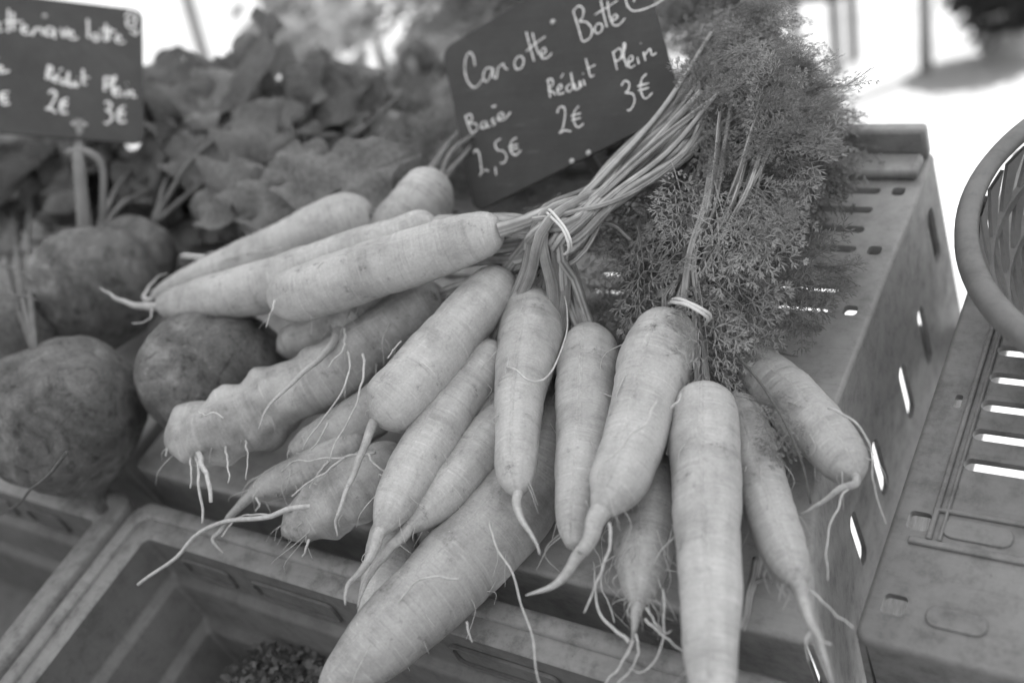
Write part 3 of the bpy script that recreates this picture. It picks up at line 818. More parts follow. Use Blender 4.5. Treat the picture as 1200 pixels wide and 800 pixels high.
# loose sprays between the two ties and over the slots
for (px, py, h, dx, dy, ln) in [(745,225,.095,-30,45,.07),(760,240,.09,40,40,.07),(720,285,.06,90,15,.075),(740,290,.05,40,50,.06),(700,300,.04,10,60,.06),(770,290,.07,30,60,.07),
                                (800,300,.075,-40,50,.06),(815,315,.08,50,70,.07),(830,330,.07,30,60,.06),(790,250,.09,50,40,.075),(690,230,.10,80,-10,.08),(760,200,.11,60,30,.08),
                                (945,322,.010,45,4,.035),(690,340,.02,15,60,.06),(735,330,.02,-20,60,.06),(760,345,.03,30,30,.06),(885,478,.055,20,40,.04),(868,466,.055,40,5,.04),
                                (830,385,.06,25,45,.045),(720,255,.085,70,30,.08),(880,320,.05,30,30,.06),(900,300,.05,50,30,.06),(650,245,.10,-20,-12,.035)]:
    for q in range(2):
        p = U(px+rg.uniform(-8, 8), py+rg.uniform(-8, 8), h); q2 = U(px+dx, py+dy, h*.8)
        place_frond(owners[rg.randrange(len(owners))], p, (q2-p).normalized()+Vector((rg.uniform(-.3, .3), rg.uniform(-.3, .3), rg.uniform(-.2, .3))), ln*.75*rg.uniform(.8, 1.1), rg)
# leaf tops rising behind the slate
for k in range(70):
    px, py = rg.uniform(530, 790), rg.uniform(-70, 70)
    place_frond(owners[k % len(owners)], UD(px, py, rg.uniform(.98, 1.10)), Vector((rg.uniform(-1, .6), rg.uniform(.0, .8), rg.uniform(-.3, .6))), rg.uniform(.05, .08), rg)
for k in range(80):
    px, py = rg.uniform(500, 650), rg.uniform(-90, 60)
    if py < 62-(px-505)*.42: place_frond(owners[k % len(owners)], UD(px, py, rg.uniform(.98, 1.12)), Vector((rg.uniform(-1, .6), rg.uniform(.0, .8), rg.uniform(-.3, .6))), rg.uniform(.04, .08), rg)
# leaves over the stalk ends beside the slate
for k in range(170):
    py = rg.uniform(-40, 190); px = rg.uniform(828 if py < 110 else 810, 870+max(0, py)*.35)
    place_frond(owners[k % len(owners)], U(px, py, rg.uniform(.115, .150)-max(0, py-90)*.0003), Vector((rg.uniform(-.1, 1), rg.uniform(-.7, .8), rg.uniform(-.5, .2))), rg.uniform(.02, .036), rg)
# feathery sprays arching out of the two bunches, partly in front of the stalks
for k in range(40):
    px, py = rg.uniform(690, 870), rg.uniform(165, 330)
    if py < 330-(px-640)*1.05 or (px < 760 and py > 300) or (760 < px < 850 and py > 215): continue
    d = (U(px+rg.uniform(0, 70), py+rg.uniform(-10, 60), .08)-U(px, py, .08)).normalized()
    place_frond(owners[k % len(owners)], U(px, py, rg.uniform(.085, .125)-max(0, py-200)*.0003), d+Vector((rg.uniform(-.3, .3), rg.uniform(-.3, .3), rg.uniform(-.4, .1))), rg.uniform(.035, .06), rg)
for k in range(90):
    place_frond(owners[k % len(owners)], UD(rg.uniform(755, 840), rg.uniform(-60, 150), rg.uniform(.90, 1.0)), Vector((rg.uniform(-.6, .6), rg.uniform(.0, .8), rg.uniform(-.4, .5))), rg.uniform(.035, .06), rg)
# leaves pressed down under the slate and behind the two back carrots
for k in range(110):
    px, py = rg.uniform(430, 650), rg.uniform(120, 235)
    place_frond(K[('crown', 'back', 'second', 'top')[k % 4]][0], U(px, py, rg.uniform(.006, .035)), Vector((rg.uniform(-1, 1), rg.uniform(-.2, .9), rg.uniform(-.1, .25))), rg.uniform(.03, .055), rg)
# single dry stalks crossing the picture
for nm, r, ln in (('big', .0011, [(838,388,.062),(862,415,.058),(895,455,.056),(920,495,.052),(940,540,.042),(950,590,.03)]),
                  ('blunt', .0018, [(668,288,.07),(700,294,.066),(740,300,.066),(790,312,.064),(830,330,.058),(860,352,.05)]),
                  ('top', .0016, [(690,262,.09),(720,265,.09),(745,285,.08),(770,292,.07)])):
    mb = MB(); curve_tube(mb, [U(*c) for c in ln], r, r*.5, 26, 6, .001, 3); mb.build('dry_stalk', M['stalk' if nm != 'big' else 'rootlet_dark'], K[nm][0])

# rubber bands that tie the two bunches
def band(label, line, r):
    P = [U(*c) for c in line]
    e = empty('rubber_band', TM @ P[len(P)//2], label, 'rubber band')
    for k, o in enumerate((Vector((0, 0, 0)), Vector((.0010, .0016, .0006)))):
        mb = MB(); curve_tube(mb, [p+o for p in P], r, r, 24, 8, .0006, k*4); mb.build('loop_strand', M['band'], e)
band('pale rubber band round the stalks beside the topmost carrot', [(634,262,.098),(640,249,.116),(650,258,.124),(660,270,.124),(666,285,.120),(665,296,.108),(655,300,.09)], .00085)
band('pale rubber band round the stalks above the broad shouldered carrot', [(782,362,.062),(786,354,.078),(798,355,.088),(812,361,.090),(824,368,.086),(830,374,.074),(826,382,.06)], .0010)

# bits of straw and broken stalk lying on the crate
for lab, r, ln in (('pale broken leaf stalk lying between the large ringed carrot and the thin one', .0032, [(888,655,.006),(880,685,.006),(874,712,.006),(868,736,.006)]),
                   ('short dry straw lying on the bare crate top above the thin carrot', .0012, [(925,548,.004),(918,570,.004),(905,592,.004)]),
                   ('thin bent straw lying across the slotted strip', .0010, [(872,430,.004),(900,415,.006),(935,418,.004)])):
    P = [U(*c) for c in ln]; e = empty('straw_piece', TM @ P[1], lab, 'straw', 'straw bits on the crate')
    mb = MB(); curve_tube(mb, P, r, r*.7, 14, 7, .002, r*900); mb.build('stem', M['stalk'], e)
    mb = MB(); curve_tube(mb, [P[1], P[1]+Vector((.006, .004, .002)), P[1]+Vector((.011, .003, .001))], r*.5, r*.25, 8, 5, .001, 2); mb.build('side_shoot', M['stalk'], e)

# ------------------------------------------------------------------ beetroots
leaf_meshes = []
def make_leaf(seed):
    rnd = random.Random(seed); nx, ny = 18, 11; v = []; f = []
    cu, tw = rnd.uniform(-.9, .1), rnd.uniform(-.5, .5); ph = rnd.uniform(0, 6)
    for i in range(nx):
        s = i/(nx-1); w = .34*math.sin(math.pi*min(1, s**.75*.97+.03))**.8+.01
        w *= 1+.10*math.sin(s*21+ph)
        for j in range(ny):
            q = -1+2*j/(ny-1); a = q*w
            z = cu*s*s*.5+.10*abs(q)**1.3*w*2+tw*s*a+.075*math.sin(s*15+ph+q*2.2)*abs(q)+.13*noise.noise(Vector((s*4.5, q*1.8, seed)))+.05*noise.noise(Vector((s*11, q*4, seed)))
            v.append((s, a, z))
    for i in range(nx-1):
        for j in range(ny-1):
            a = i*ny+j; f.append((a, a+ny, a+ny+1, a+1))
    mb = MB(); mb.add(v, f)
    pts = [Vector((s, 0, cu*s*s*.5+.004)) for s in [k/9 for k in range(10)]]
    add_tube(mb, pts, [.018*(1-k/11) for k in range(10)], 6)
    me = bpy.data.meshes.new('leaf'); me.from_pydata([tuple(x) for x in mb.v], [], mb.f); me.materials.append(M['bleaf'])
    for p in me.polygons: p.use_smooth = True
    return me
for k in range(6): leaf_meshes.append(make_leaf(80+k))
rb = random.Random(9)
def place_leaf(parent, p, d, ln, up=None):
    wp = TM @ p; wd = (TR @ d).normalized(); up = up or Vector((rb.uniform(-.8, .8), rb.uniform(-1, -.1), rb.uniform(.3, 1)))
    up = (up-wd*up.dot(wd)).normalized(); y = up.cross(wd)
    o = bpy.data.objects.new('leaf', rb.choice(leaf_meshes)); col.objects.link(o); o.parent = parent
    o.matrix_local = Matrix.Translation(wp-Vector(parent.location)) @ Matrix((wd, y, up)).transposed().to_4x4() @ Matrix.Diagonal((ln, ln*rb.uniform(.85, 1.25), ln, 1))

def beet(label, px, py, rpx, h, axis, seed, leaves, tail=None, sq=.92):
    c = U(px, py, h); r = rpx*depth_of(c)/F
    e = empty('beetroot', TM @ (c-Vector((0, 0, r))), label, 'beetroot', 'beetroots heaped on the upturned crate')
    ax = axis.normalized(); n = ax.orthogonal().normalized(); b = ax.cross(n)
    NL, NS = 40, 48; v = []; f = []
    for i in range(NL+1):
        th = math.pi*i/NL
        for k in range(NS):
            a = 2*math.pi*k/NS
            d = ax*math.cos(th)*sq+(n*math.cos(a)+b*math.sin(a))*math.sin(th)
            rr = r
            if th > 2.5: rr *= 1+.22*((th-2.5)/.64)**2          # drawn out to the root
            if th < .5: rr *= 1-.10*(1-th/.5)**2
            rr *= 1+.05*noise.noise(d*1.6+Vector((seed, 0, 0)))+.026*noise.noise(d*5+Vector((0, seed, 0)))+.014*noise.noise(d*14)
            v.append(c+d*rr)
    for i in range(NL):
        for k in range(NS):
            k2 = (k+1) % NS; f.append((i*NS+k, (i+1)*NS+k, (i+1)*NS+k2, i*NS+k2))
    mb = MB(); mb.add(v, f); mb.build('root_body', M['beet'], e)
    tm = MB(); t0 = c-ax*r*1.02*sq
    curve_tube(tm, [t0+ax*.02, t0-ax*.012, t0-ax*.03+Vector((.012, -.008, -.006)), t0-ax*.045+Vector((.02, -.01, -.02))], .010, .0012, 20, 8, .003, seed)
    tm.build('taproot', M['beet'], e)
    top = c+ax*r*.86*sq
    for (qx, qy, qh, ln, dx, dy) in leaves:
        q = U(qx, qy, qh*.6); d = (U(qx+dx, qy+dy, qh*.6+.02)-q).normalized()
        mb = MB(); curve_tube(mb, [top, top.lerp(q, .5)+Vector((0, 0, .01)), q, q+d*ln*.1], .0030, .0022, 16, 7, .002, seed+qx)
        mb.build('leaf_stalk', M['bstalk'], e); place_leaf(e, q, d, ln)
    return e
back = Vector((.1, 1, .25))
beet('round beetroot on top of the heap, crossed by a carrot tail', 110, 338, 78, .066, Vector((-.2, .8, .6)), 1,
     [(200,215,.1,.12,40,-90),(170,190,.12,.13,60,-60)])
beet('large dark beetroot at the bottom of the heap behind the empty crate', 72, 486, 98, .066, Vector((-.3, .5, 1)), 2,
     [(20,250,.10,.12,-30,-60),(40,225,.1,.12,50,-20),(10,300,.09,.10,-60,-30)])
beet('squat scarred beetroot under the carrot tips, beside the knobbly carrot', 250, 436, 88, .058, Vector((.3, .5, 1)), 3,
     [], sq=.86)
beet('beetroot half hidden behind the round topmost one', 160, 298, 48, .060, Vector((.2, .9, .4)), 4,
     [(230,180,.12,.15,-40,-90),(340,170,.10,.13,10,-70),(280,140,.15,.16,-10,-70)])
beet('beetroot at the heap edge below the slate stake, behind the large dark one', 10, 400, 60, .075, Vector((-.4, .9, .3)), 5,
     [])
# a thicker backdrop of leaves, each held by its beetroot
lv = bpy.data.objects
for e in [o for o in col.objects if o.name.startswith('beetroot')]:
    c = TM.inverted() @ Vector(e.location)
    for k in range(17):
        px, py = rb.uniform(-40, 500), 0
        lo = 62+max(0, px-330)*.25
        py = rb.uniform(lo+50, 260); q = U(px, py, rb.uniform(.02, .085) if px < 390 else rb.uniform(-.01, .02))
        d = Vector((rb.uniform(-.9, .9 if px < 360 else -.1), rb.uniform(.15, .8), rb.uniform(-.1, .35)))
        place_leaf(e, q, d, rb.uniform(.08, .12))
    for k in range(14):
        px, py = rb.uniform(170, 400), rb.uniform(170, 290)
        place_leaf(e, U(px, py, rb.uniform(.005, .045)), Vector((rb.uniform(-.9, .9), rb.uniform(-.1, .8), rb.uniform(.0, .5))), rb.uniform(.05, .085))
    for k in range(3):
        px, py = rb.uniform(150, 400), rb.uniform(170, 280); a = U(px, py, rb.uniform(.02, .05)); dx = rb.uniform(-.05, .05)
        mb = MB(); curve_tube(mb, [a, a+Vector((dx*.4, .04, .008)), a+Vector((dx, .09, .01))], .0024, .0014, 14, 6, .001, k); mb.build('leaf_stalk', M['bstalk'], e)
# thin roots on the left
e = [o for o in col.objects if o.name == 'beetroot.001'][0]
for ln in ([(78,530,.12),(55,560,.10),(25,585,.06),(-10,612,.03)], [(0,330,.13),(20,345,.13),(45,352,.13)], [(0,310,.13),(25,318,.13),(40,330,.13)]):
    mb = MB(); curve_tube(mb, [U(*c) for c in ln], .0013, .0007, 18, 6, .003, ln[0][0]); mb.build('rootlet', M['rootlet_dark' if ln[0][0] == 78 else 'bstalk'], e)

# ------------------------------------------------------------------ slates
Z = 3.722
def S(*p): return [(500+x/Z, y/Z) for x, y in p]
main = {
 'title': {
  'C': S((212,290),(205,250),(190,230),(172,255),(168,310),(180,355),(205,383),(228,372),(245,345)),
  'a': S((290,300),(262,300),(248,330),(258,358),(278,340),(290,300),(292,335),(306,345)),
  'r': S((306,345),(312,300),(322,290),(335,280),(342,298),(356,304)),
  'o': S((400,248),(385,270),(390,300),(412,300),(425,270),(415,248),(400,248)),
  't1': S((435,140),(452,205),(470,270)), 't2': S((462,145),(478,205),(492,240)), 'tb': S((435,226),(478,190),(520,160)),
  'e': S((495,245),(520,230),(515,210),(500,225),(505,255),(530,252),(548,232)),
  'B1': S((640,50),(662,120),(678,180)), 'B2': S((640,50),(665,28),(685,45),(680,80),(668,95),(700,100),(722,130),(715,165),(690,182),(678,178)),
  'o2': S((745,105),(733,130),(745,148),(765,135),(765,108),(745,105)),
  't3': S((760,0),(772,60),(788,122)), 't4': S((790,8),(796,60),(806,100)), 'tb2': S((735,66),(785,36),(835,4)),
  'e2': S((808,95),(832,80),(825,65),(810,80),(815,110),(840,110),(868,80)),
  'p1': S((868,-10),(874,20),(885,38),(905,50),(950,42),(1000,20),(1040,-4)), 'p2': S((902,-20),(905,-5),(906,12))},
 'rest': [
  S((170,505),(185,555),(200,585)), S((170,510),(190,500),(200,520),(185,540),(215,540),(222,565),(200,582)),
  S((255,530),(240,540),(240,560),(258,555),(262,530),(265,555),(280,548)), S((296,515),(284,528),(300,538),(288,550)),
  S((308,525),(335,508),(330,492),(315,502),(315,525),(340,522),(368,490)), S((285,468),(305,462)),
  S((205,670),(215,655),(228,665),(235,700),(240,745),(232,768),(240,758),(255,742),(272,748)), S((300,730),(305,766)),
  S((325,605),(300,625),(310,655),(335,660),(350,685),(340,710),(322,712)), S((395,600),(370,620),(368,660),(390,677),(414,655)), S((358,642),(400,630)), S((362,657),(402,646)),
  S((530,345),(536,390),(540,428)), S((524,358),(545,345),(552,370),(532,392),(550,402),(565,416)), S((568,398),(590,385),(585,370),(572,385),(578,412),(602,405)), S((586,342),(598,322)),
  S((628,366),(610,385),(622,402),(638,380),(630,318),(640,370),(648,396)), S((645,365),(652,390),(668,385),(668,355),(677,382)), S((685,350),(693,376)), S((683,322),(684,325)),
  S((695,258),(706,300),(716,335),(734,328)), S((700,302),(738,284)),
  S((570,495),(580,470),(600,470),(605,500),(595,560),(580,582),(598,573),(608,570),(632,575)), S((665,463),(645,490),(643,530),(660,557),(687,540)), S((630,507),(675,495)), S((634,526),(675,515)),
  S((813,225),(822,265),(832,308)), S((813,235),(840,213),(853,235),(842,262),(825,268)), S((852,262),(868,205),(860,190),(862,250),(876,297)), S((880,277),(900,262),(895,245),(880,262),(888,297),(912,285)),
  S((920,252),(927,282)), S((934,190),(936,192)), S((946,228),(956,268)), S((952,245),(974,215),(984,242),(1004,232)),
  S((850,375),(865,355),(885,365),(880,395),(868,406),(900,412),(908,445),(890,480),(875,482)), S((960,323),(938,350),(936,400),(955,432),(988,405)), S((920,378),(972,364)), S((924,397),(972,384))],
 'dots': S((552,98),(635,705),(708,668))}

def slate(label, bl, b, l, strokes, dots, group, stake_at, sw=.00125):
    """bl: corner, b/l: bottom and left edge vectors in display coordinates"""
    e = empty('price_slate', TM @ (bl+b*.5), label, 'price sign', group)
    n = b.cross(l).normalized()                                   # towards the reader
    if n.dot(CAMC-bl) < 0: n = -n
    def P(u, v, c): return bl+b*u+l*v+n*c
    lp = rrect(0, 0, b.length, l.length, .010, 6); k = len(lp); bu, lu = b.normalized(), l.normalized()
    mb = MB(); mb.add([bl+bu*x+lu*y for x, y in lp]+[bl+bu*x+lu*y-n*.0022 for x, y in lp],
                      [tuple(range(k)), tuple(reversed(range(k, 2*k)))]+[(i, i+k, (i+1) % k+k, (i+1) % k) for i in range(k)])
    mb.build('slate_board', M['slate'], e, bevel=.0005)
    for j, st in enumerate(strokes):
        sp, L = spline([(u*b.length, v*l.length, 0) for u, v in st], max(6, int(len(st)*6)))
        q = MB(); vs = []; fs = []; N = len(sp)
        for i, (x, y, _) in enumerate(sp):
            x2, y2, _ = sp[min(i+1, N-1)]; x1, y1, _ = sp[max(i-1, 0)]
            t = Vector((x2-x1, y2-y1)); t = t.normalized() if t.length else Vector((1, 0))
            w = sw*(.5+.22*noise.noise(Vector((x*260, y*260, j)))+.06*math.sin(i*1.7))*(.65 if i in (0, N-1) else 1)
            c0_ = bl+bu*x+lu*y+n*.0004
            nn = bu*(-t.y)+lu*t.x
            vs += [c0_+nn*w, c0_+n*.0004, c0_-nn*w]
        for i in range(N-1):
            a = i*3; fs += [(a, a+1, a+4, a+3), (a+1, a+2, a+5, a+4)]
        q.add(vs, fs); q.build('chalk_stroke', M['chalk'], e)
    for (u, v) in dots:
        q = MB(); p0 = P(u, v, .0002); add_tube(q, [p0, p0+n*.0008, p0+n*.0013], [.0022, .0021, .0012], 12); q.build('rivet', M['rivet'], e)
    s0, s1 = stake_at
    q = MB(); add_tube(q, [s0-n*.004, s0.lerp(s1, .5)-n*.004, s1-n*.004], [.0045, .0045, .003], 6); q.build('stake', M['stake'], e)
    return e, n
# main slate: bottom edge and left edge measured in the photograph; leaning back, right end nearer
sdp = .83; kx = sdp/F
BL = UD(556, 250, sdp)
def camvec(x, y, z): return to_crate(Vector((x, y, z)))*kx
# exact corner positions from pixels and depth offsets
BR = UD(800, 128, sdp-136*kx); TLp = UD(511, 62, sdp+80*kx)
b = BR-BL; l = TLp-BL; l = l-b*(l.dot(b)/b.dot(b))                # keep the board square
nrm = b.cross(l).normalized()
def to_uv(px, py):
    d = to_crate(Vector(((px-600)/F, (py-400)/F, 1.0))); t = (BL-CAMC).dot(nrm)/d.dot(nrm); p = CAMC+d*t-BL
    return p.dot(b)/b.dot(b), p.dot(l)/l.dot(l)
T = {k: [to_uv(*q) for q in v] for k, v in main['title'].items()}
RS = [[to_uv(*q) for q in v] for v in main['rest']]
DT = [to_uv(*q) for q in main['dots']]
sm = BL+b*.5
slate('black price slate chalked Carotte Botte standing among the carrot stalks', BL, b, l, list(T.values())+RS, DT, 'chalked price slates',
      (sm+l*.3, sm+Vector((0, .03, -sm.z+.006))))
# second slate over the beets, same make
s2 = .93; k2 = s2/F
BR2 = UD(169, 169, s2+80*k2); BL2 = UD(-58, 151, s2); TR2 = UD(141, 9, s2+80*k2+85*k2)
b2 = BR2-BL2; l2 = TR2-BR2; l2 = l2-b2*(l2.dot(b2)/b2.dot(b2))
def glyph(keys, cx, cy, sx):
    """chalk letters taken from the first slate, moved along the second one's title line"""
    pts = [q for k in keys for q in T[k]]; mx = sum(p[0] for p in pts)/len(pts); my = sum(p[1] for p in pts)/len(pts)
    return [[((u-mx)*sx+cx, (v-my)*sx+cy) for u, v in T[k]] for k in keys]
title2 = []
for keys, x, y, s_ in ((['B1', 'B2'], .10, .78, 1.0), (['e'], .20, .74, 1), (['t1', 't2', 'tb'], .275, .79, .95), (['e'], .345, .74, 1), (['r'], .42, .74, 1), (['a'], .49, .74, .9), (['e2'], .60, .74, .9),
                       (['B1'], .69, .80, .8), (['o2'], .735, .75, 1), (['t3', 't4', 'tb2'], .80, .79, .85), (['e2'], .865, .75, .9)):
    title2 += glyph(keys, x, y, s_)
title2 += [[(.54, .78), (.555, .72), (.575, .79)], [(.90,.93),(.93,.97),(.96,.94),(.95,.86),(.92,.85),(.91,.90),(.94,.92)], [(.93,.82),(.96,.80),(.97,.84)]]
sm2 = UD(92, 172, s2+40*k2)
slate('black price slate chalked Betterave Botte standing behind the beetroots', BL2, b2, l2, title2+RS, [(.45, .86), (.62, .1), (.68, .1)], 'chalked price slates',
      (sm2+l2*.2, UD(95, 290, s2+30*k2)), .0022)
es = [o for o in col.objects if o.name == 'price_slate.001'][0]
mb = MB(); curve_tube(mb, [UD(78, 180, s2), UD(92, 176, s2), UD(110, 182, s2), UD(120, 196, s2+.005), UD(121, 230, s2+.01), UD(118, 290, s2+.02)], .0035, .003, 24, 8); mb.build('stake_bracket', M['stake'], es)
mb = MB(); curve_tube(mb, [UD(92, 178, s2), UD(95, 220, s2), UD(103, 290, s2+.01)], .0055, .0055, 10, 8); mb.build('stake_blade', M['stake'], es)

# ------------------------------------------------------------------ round basket on the right crate
RIMH = .062
lft = U(1130, 322, RIMH)
dirx = Vector((cr.x, cr.y, 0)).normalized(); RB = .142
ctr = Vector((lft.x, lft.y, 0))+dirx*RB
bk = empty('round_basket', TM @ Vector((ctr.x, ctr.y, ez)), 'round slatted plastic basket standing on the grey crate', 'basket')
def ringpts(r, z, n=96): return [Vector((ctr.x+r*math.cos(2*math.pi*i/n), ctr.y+r*math.sin(2*math.pi*i/n), z)) for i in range(n)]
def lathe(nm, prof, n=96):
    mb = MB(); v = []; f = []; m_ = len(prof)
    for i in range(n):
        a = 2*math.pi*i/n
        v += [(ctr.x+r*math.cos(a), ctr.y+r*math.sin(a), z) for r, z in prof]
    for i in range(n):
        for k in range(m_):
            k2_ = (k+1) % m_; i2 = (i+1) % n; f.append((i*m_+k, i2*m_+k, i2*m_+k2_, i*m_+k2_))
    mb.add(v, f); return mb.build(nm, M['basket'], bk, auto=60)
lathe('rim', [(RB-.013, RIMH-.004), (RB-.012, RIMH-.001), (RB-.007, RIMH+.0005), (RB-.002, RIMH-.001), (RB, RIMH-.004), (RB+.0005, RIMH-.009), (RB-.002, RIMH-.010), (RB-.010, RIMH-.009)])
BB = .108; zb = ez+.003
def wall_r(s): return (RB-.012)+(BB-RB+.012)*s**1.15
def hoop(nm, s, w):
    z = RIMH-.010+(zb-RIMH+.010)*s; r = wall_r(s)
    lathe(nm, [(r-.0018, z-w), (r+.0018, z-w), (r+.0022, z+w), (r-.0016, z+w)])
hoop('hoop', .30, .003); hoop('hoop', .62, .003); hoop('hoop', .97, .005)
NR = 34
rib_me = None
for i in range(NR):
    # the ribs lean round the basket like a woven spiral
    mb = MB(); pts = []; a0 = 2*math.pi*i/NR
    v = []; f = []; ns = 9
    for k in range(ns):
        s = k/(ns-1); a = a0+.75*s; r = wall_r(s); z = RIMH-.010+(zb-RIMH+.010)*s
        er = Vector((math.cos(a), math.sin(a), 0)); et = Vector((-math.sin(a), math.cos(a), 0)); c_ = Vector((ctr.x, ctr.y, z))+er*r
        w = .0058*(1+.6*(abs(s-.5)*2)**4)
        v += [c_-et*w-er*.0010, c_+et*w-er*.0010, c_+et*w+er*.0012, c_-et*w+er*.0012]
    for k in range(ns-1):
        for j in range(4):
            j2 = (j+1) % 4; f.append((k*4+j, k*4+j2, k*4+4+j2, k*4+4+j))
    mb.add(v, f); mb.build('rib', M['basket'], bk, auto=60)
lathe('base', [(.001, zb-.002), (BB, zb-.002), (BB+.001, zb+.002), (.001, zb+.002)])

# ------------------------------------------------------------------ curly parsley in the front crate
pr = random.Random(21)
def curly(label, px, py, h, rad, n):
    c = U(px, py, h); e = empty('parsley_bunch', TM @ (c-Vector((0, 0, .02))), label, 'parsley')
    mb = MB()
    for i in range(n):
        d = Vector((pr.gauss(0, 1), pr.gauss(0, 1), abs(pr.gauss(0, .8)))).normalized(); p = c+Vector((d.x*rad*1.5, d.y*rad, d.z*rad*.5))*pr.uniform(.3, 1)
        u = Vector((pr.uniform(-1, 1), pr.uniform(-1, 1), pr.uniform(-.2, 1))).normalized(); s_ = u.orthogonal().normalized(); w = pr.uniform(.002, .0042)
        t2 = u.cross(s_)
        v = [p]; f = []
        for k in range(7):
            a = 2*math.pi*k/7*.9; v.append(p+(s_*math.cos(a)+t2*math.sin(a))*w*pr.uniform(.7, 1.2)+u*w*pr.uniform(-.5, .8))
        f = [(0, k, k+1) for k in range(1, 7)]
        mb.add(v, f)
    o = mb.build('curled_leaves', M['lettuce'], e); o['kind'] = 'stuff'
    for k in range(6):
        mb = MB(); a = c+Vector((pr.uniform(-.02, .02), pr.uniform(-.02, .02), -.015)); curve_tube(mb, [a, a+Vector((.02, -.03, -.004)), a+Vector((.03+pr.uniform(0, .02), -.07, -.008))], .0015, .0012, 10, 6); mb.build('stem', M['stalk'], e)
curly('curly parsley lying at the bottom of the dark open crate', 345, 824, -.088, .046, 2000)

# ------------------------------------------------------------------ canopy over the stall (out of view, it makes the shade)
cn = empty('market_canopy', (-.3, .1, 0), 'white fabric canopy on four thin posts over the stall', 'canopy')
CX0, CX1, CY0, CY1, CZ = -2.6, 2.2, -1.5, 1.95, 2.35
mb = MB(); v = []; f = []; nx, ny = 25, 17
for i in range(nx):
    for j in range(ny):
        x = CX0+(CX1-CX0)*i/(nx-1); y = CY0+(CY1-CY0)*j/(ny-1)
        v.append((x, y, CZ+.35*(1-abs(2*j/(ny-1)-1))-.03*math.sin(math.pi*i/(nx-1)*4)**2))
for i in range(nx-1):
    for j in range(ny-1): a = i*ny+j; f.append((a, a+ny, a+ny+1, a+1))
mb.add(v, f); mb.build('fabric_roof', M['fabric'], cn, True)
for x in (CX0+.05, CX1-.05):
    for y in (CY0+.05, CY1-.05):
        mb = MB(); add_tube(mb, [Vector((x, y, 0)), Vector((x, y, 1.2)), Vector((x, y, CZ+.01))], [.02]*3, 10); mb.build('post', M['metal'], cn, True)

# ------------------------------------------------------------------ far things on the sunlit pavement
def ring_leaves(mb, c, rx_, ry_, rz_, n, size, rnd):
    for i in range(n):
        d = Vector((rnd.gauss(0, 1), rnd.gauss(0, 1), rnd.gauss(0, 1))).normalized()*rnd.uniform(.45, 1)**.6
        p = c+Vector((d.x*rx_, d.y*ry_, d.z*rz_))*(1+.25*noise.noise(d*2.5)); u = Vector((rnd.uniform(-1, 1), rnd.uniform(-1, 1), rnd.uniform(-.3, 1))).normalized()
        s_ = u.orthogonal().normalized(); t_ = u.cross(s_); s = size*rnd.uniform(.6, 1.3)
        mb.add([p, p+s_*s*.5+t_*s*.25, p+s_*s, p+s_*s*.5-t_*s*.25], [(0, 1, 2, 3)])
rs_ = random.Random(3)
gp = UG(1180, 66)
sh = empty('potted_shrub', gp, 'dark bushy shrub in a pot out on the bright pavement', 'shrub')
mb = MB(); mb_prof = [(.10, 0), (.13, .10), (.14, .10), (.14, .13), (.125, .13), (.12, .11), (.001, .11)]
v = []; f = []
for i in range(24):
    a = 2*math.pi*i/24; v += [(gp.x+r*math.cos(a), gp.y+r*math.sin(a), z) for r, z in mb_prof]
for i in range(24):
    for k in range(6): i2 = (i+1) % 24; f.append((i*7+k, i2*7+k, i2*7+k+1, i*7+k+1))
mb.add(v, f); mb.build('pot', M['pot'], sh, True)
mb = MB(); ring_leaves(mb, gp+Vector((0, 0, .36)), .24, .24, .28, 1800, .07, rs_); mb.build('foliage', M['shrub'], sh, True)
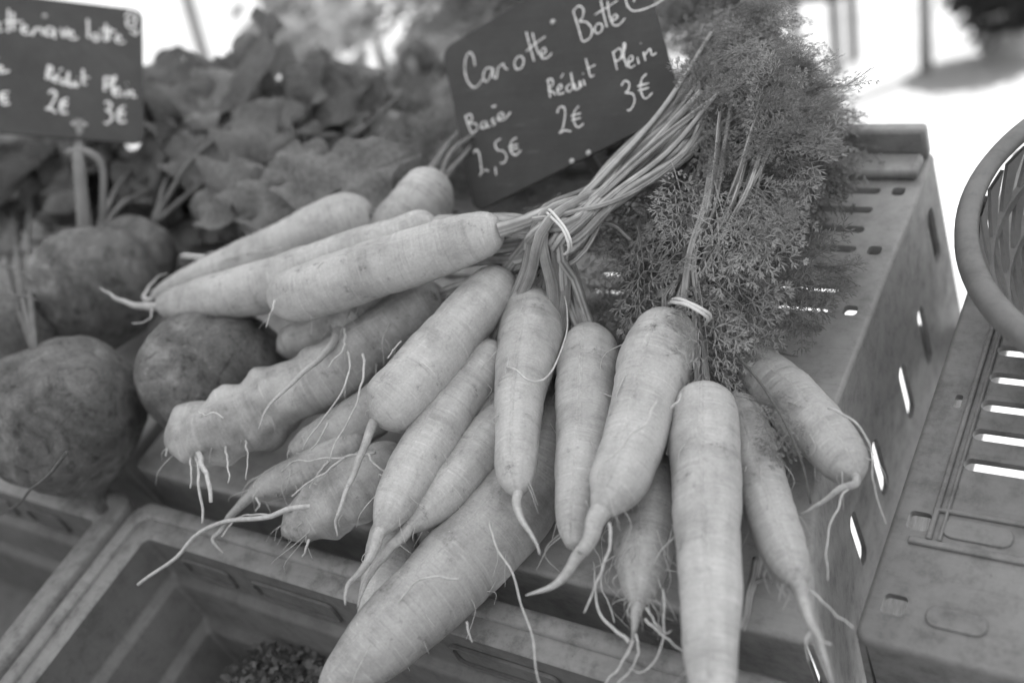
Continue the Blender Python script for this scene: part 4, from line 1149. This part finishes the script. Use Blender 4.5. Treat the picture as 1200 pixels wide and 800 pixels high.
mb = MB(); add_tube(mb, [gp+Vector((0, 0, .1)), gp+Vector((.02, 0, .3)), gp+Vector((0, .02, .6))], [.03, .022, .01], 8); mb.build('trunk', M['bark'], sh, True)
for k, (px, py, dp, rr) in enumerate(((445, 62, 2.3, .20), (362, 8, 3.0, .16), (520, 95, 1.9, .10))):
    c = WD(px, py, dp); b0 = Vector((c.x, c.y, 0))
    lab = ('pale leafy bush in a tall pot between the beet leaves and the carrot slate', 'small pale bush in a tall pot far behind the beet leaves', 'low pale bush in a tall pot right behind the carrot slate')[k]
    e2 = empty('potted_bush', b0, lab, 'bush', 'bushes in tall pots')
    mb = MB(); add_tube(mb, [b0, b0+Vector((0, 0, .3)), b0+Vector((0, 0, max(.4, c.z-rr-.1)))], [.10, .13, .15], 20); mb.build('pot', M['pot'], e2, True)
    mb = MB(); ring_leaves(mb, c, rr, rr, rr*.9, 190, .085, rs_); mb.build('foliage', M['pale'], e2, True)
    mb = MB(); add_tube(mb, [b0+Vector((0, 0, max(.4, c.z-rr-.1)-.02)), c-Vector((0, 0, rr*.5)), c+Vector((0, 0, rr*.4))], [.018, .014, .006], 8); mb.build('trunk', M['bark'], e2, True)
sp = UG(957, 82)
so = empty('wooden_stool', sp, 'small dark stool standing on the bright pavement behind the leaves', 'stool')
mb = MB(); mb.box((sp.x-.17, sp.y-.15, .34), (sp.x+.17, sp.y+.15, .40)); mb.build('seat', M['darkwood'], so, True, bevel=.006)
for dx in (-.14, .14):
    for dy in (-.12, .12):
        mb = MB(); mb.box((sp.x+dx-.02, sp.y+dy-.02, 0), (sp.x+dx+.02, sp.y+dy+.02, .341)); mb.build('leg', M['darkwood'], so, True, bevel=.004)
pp = UG(1085, 84)
po = empty('bollard', pp, 'slim grey bollard out on the bright pavement', 'bollard')
mb = MB(); add_tube(mb, [pp, pp+Vector((0, 0, .4)), pp+Vector((0, 0, .78))], [.03]*3, 14); mb.build('shaft', M['metal'], po, True)
mb = MB(); add_tube(mb, [pp+Vector((0, 0, .7805)), pp+Vector((0, 0, .81)), pp+Vector((0, 0, .84))], [.036, .036, .015], 14); mb.build('cap', M['metal'], po, True)
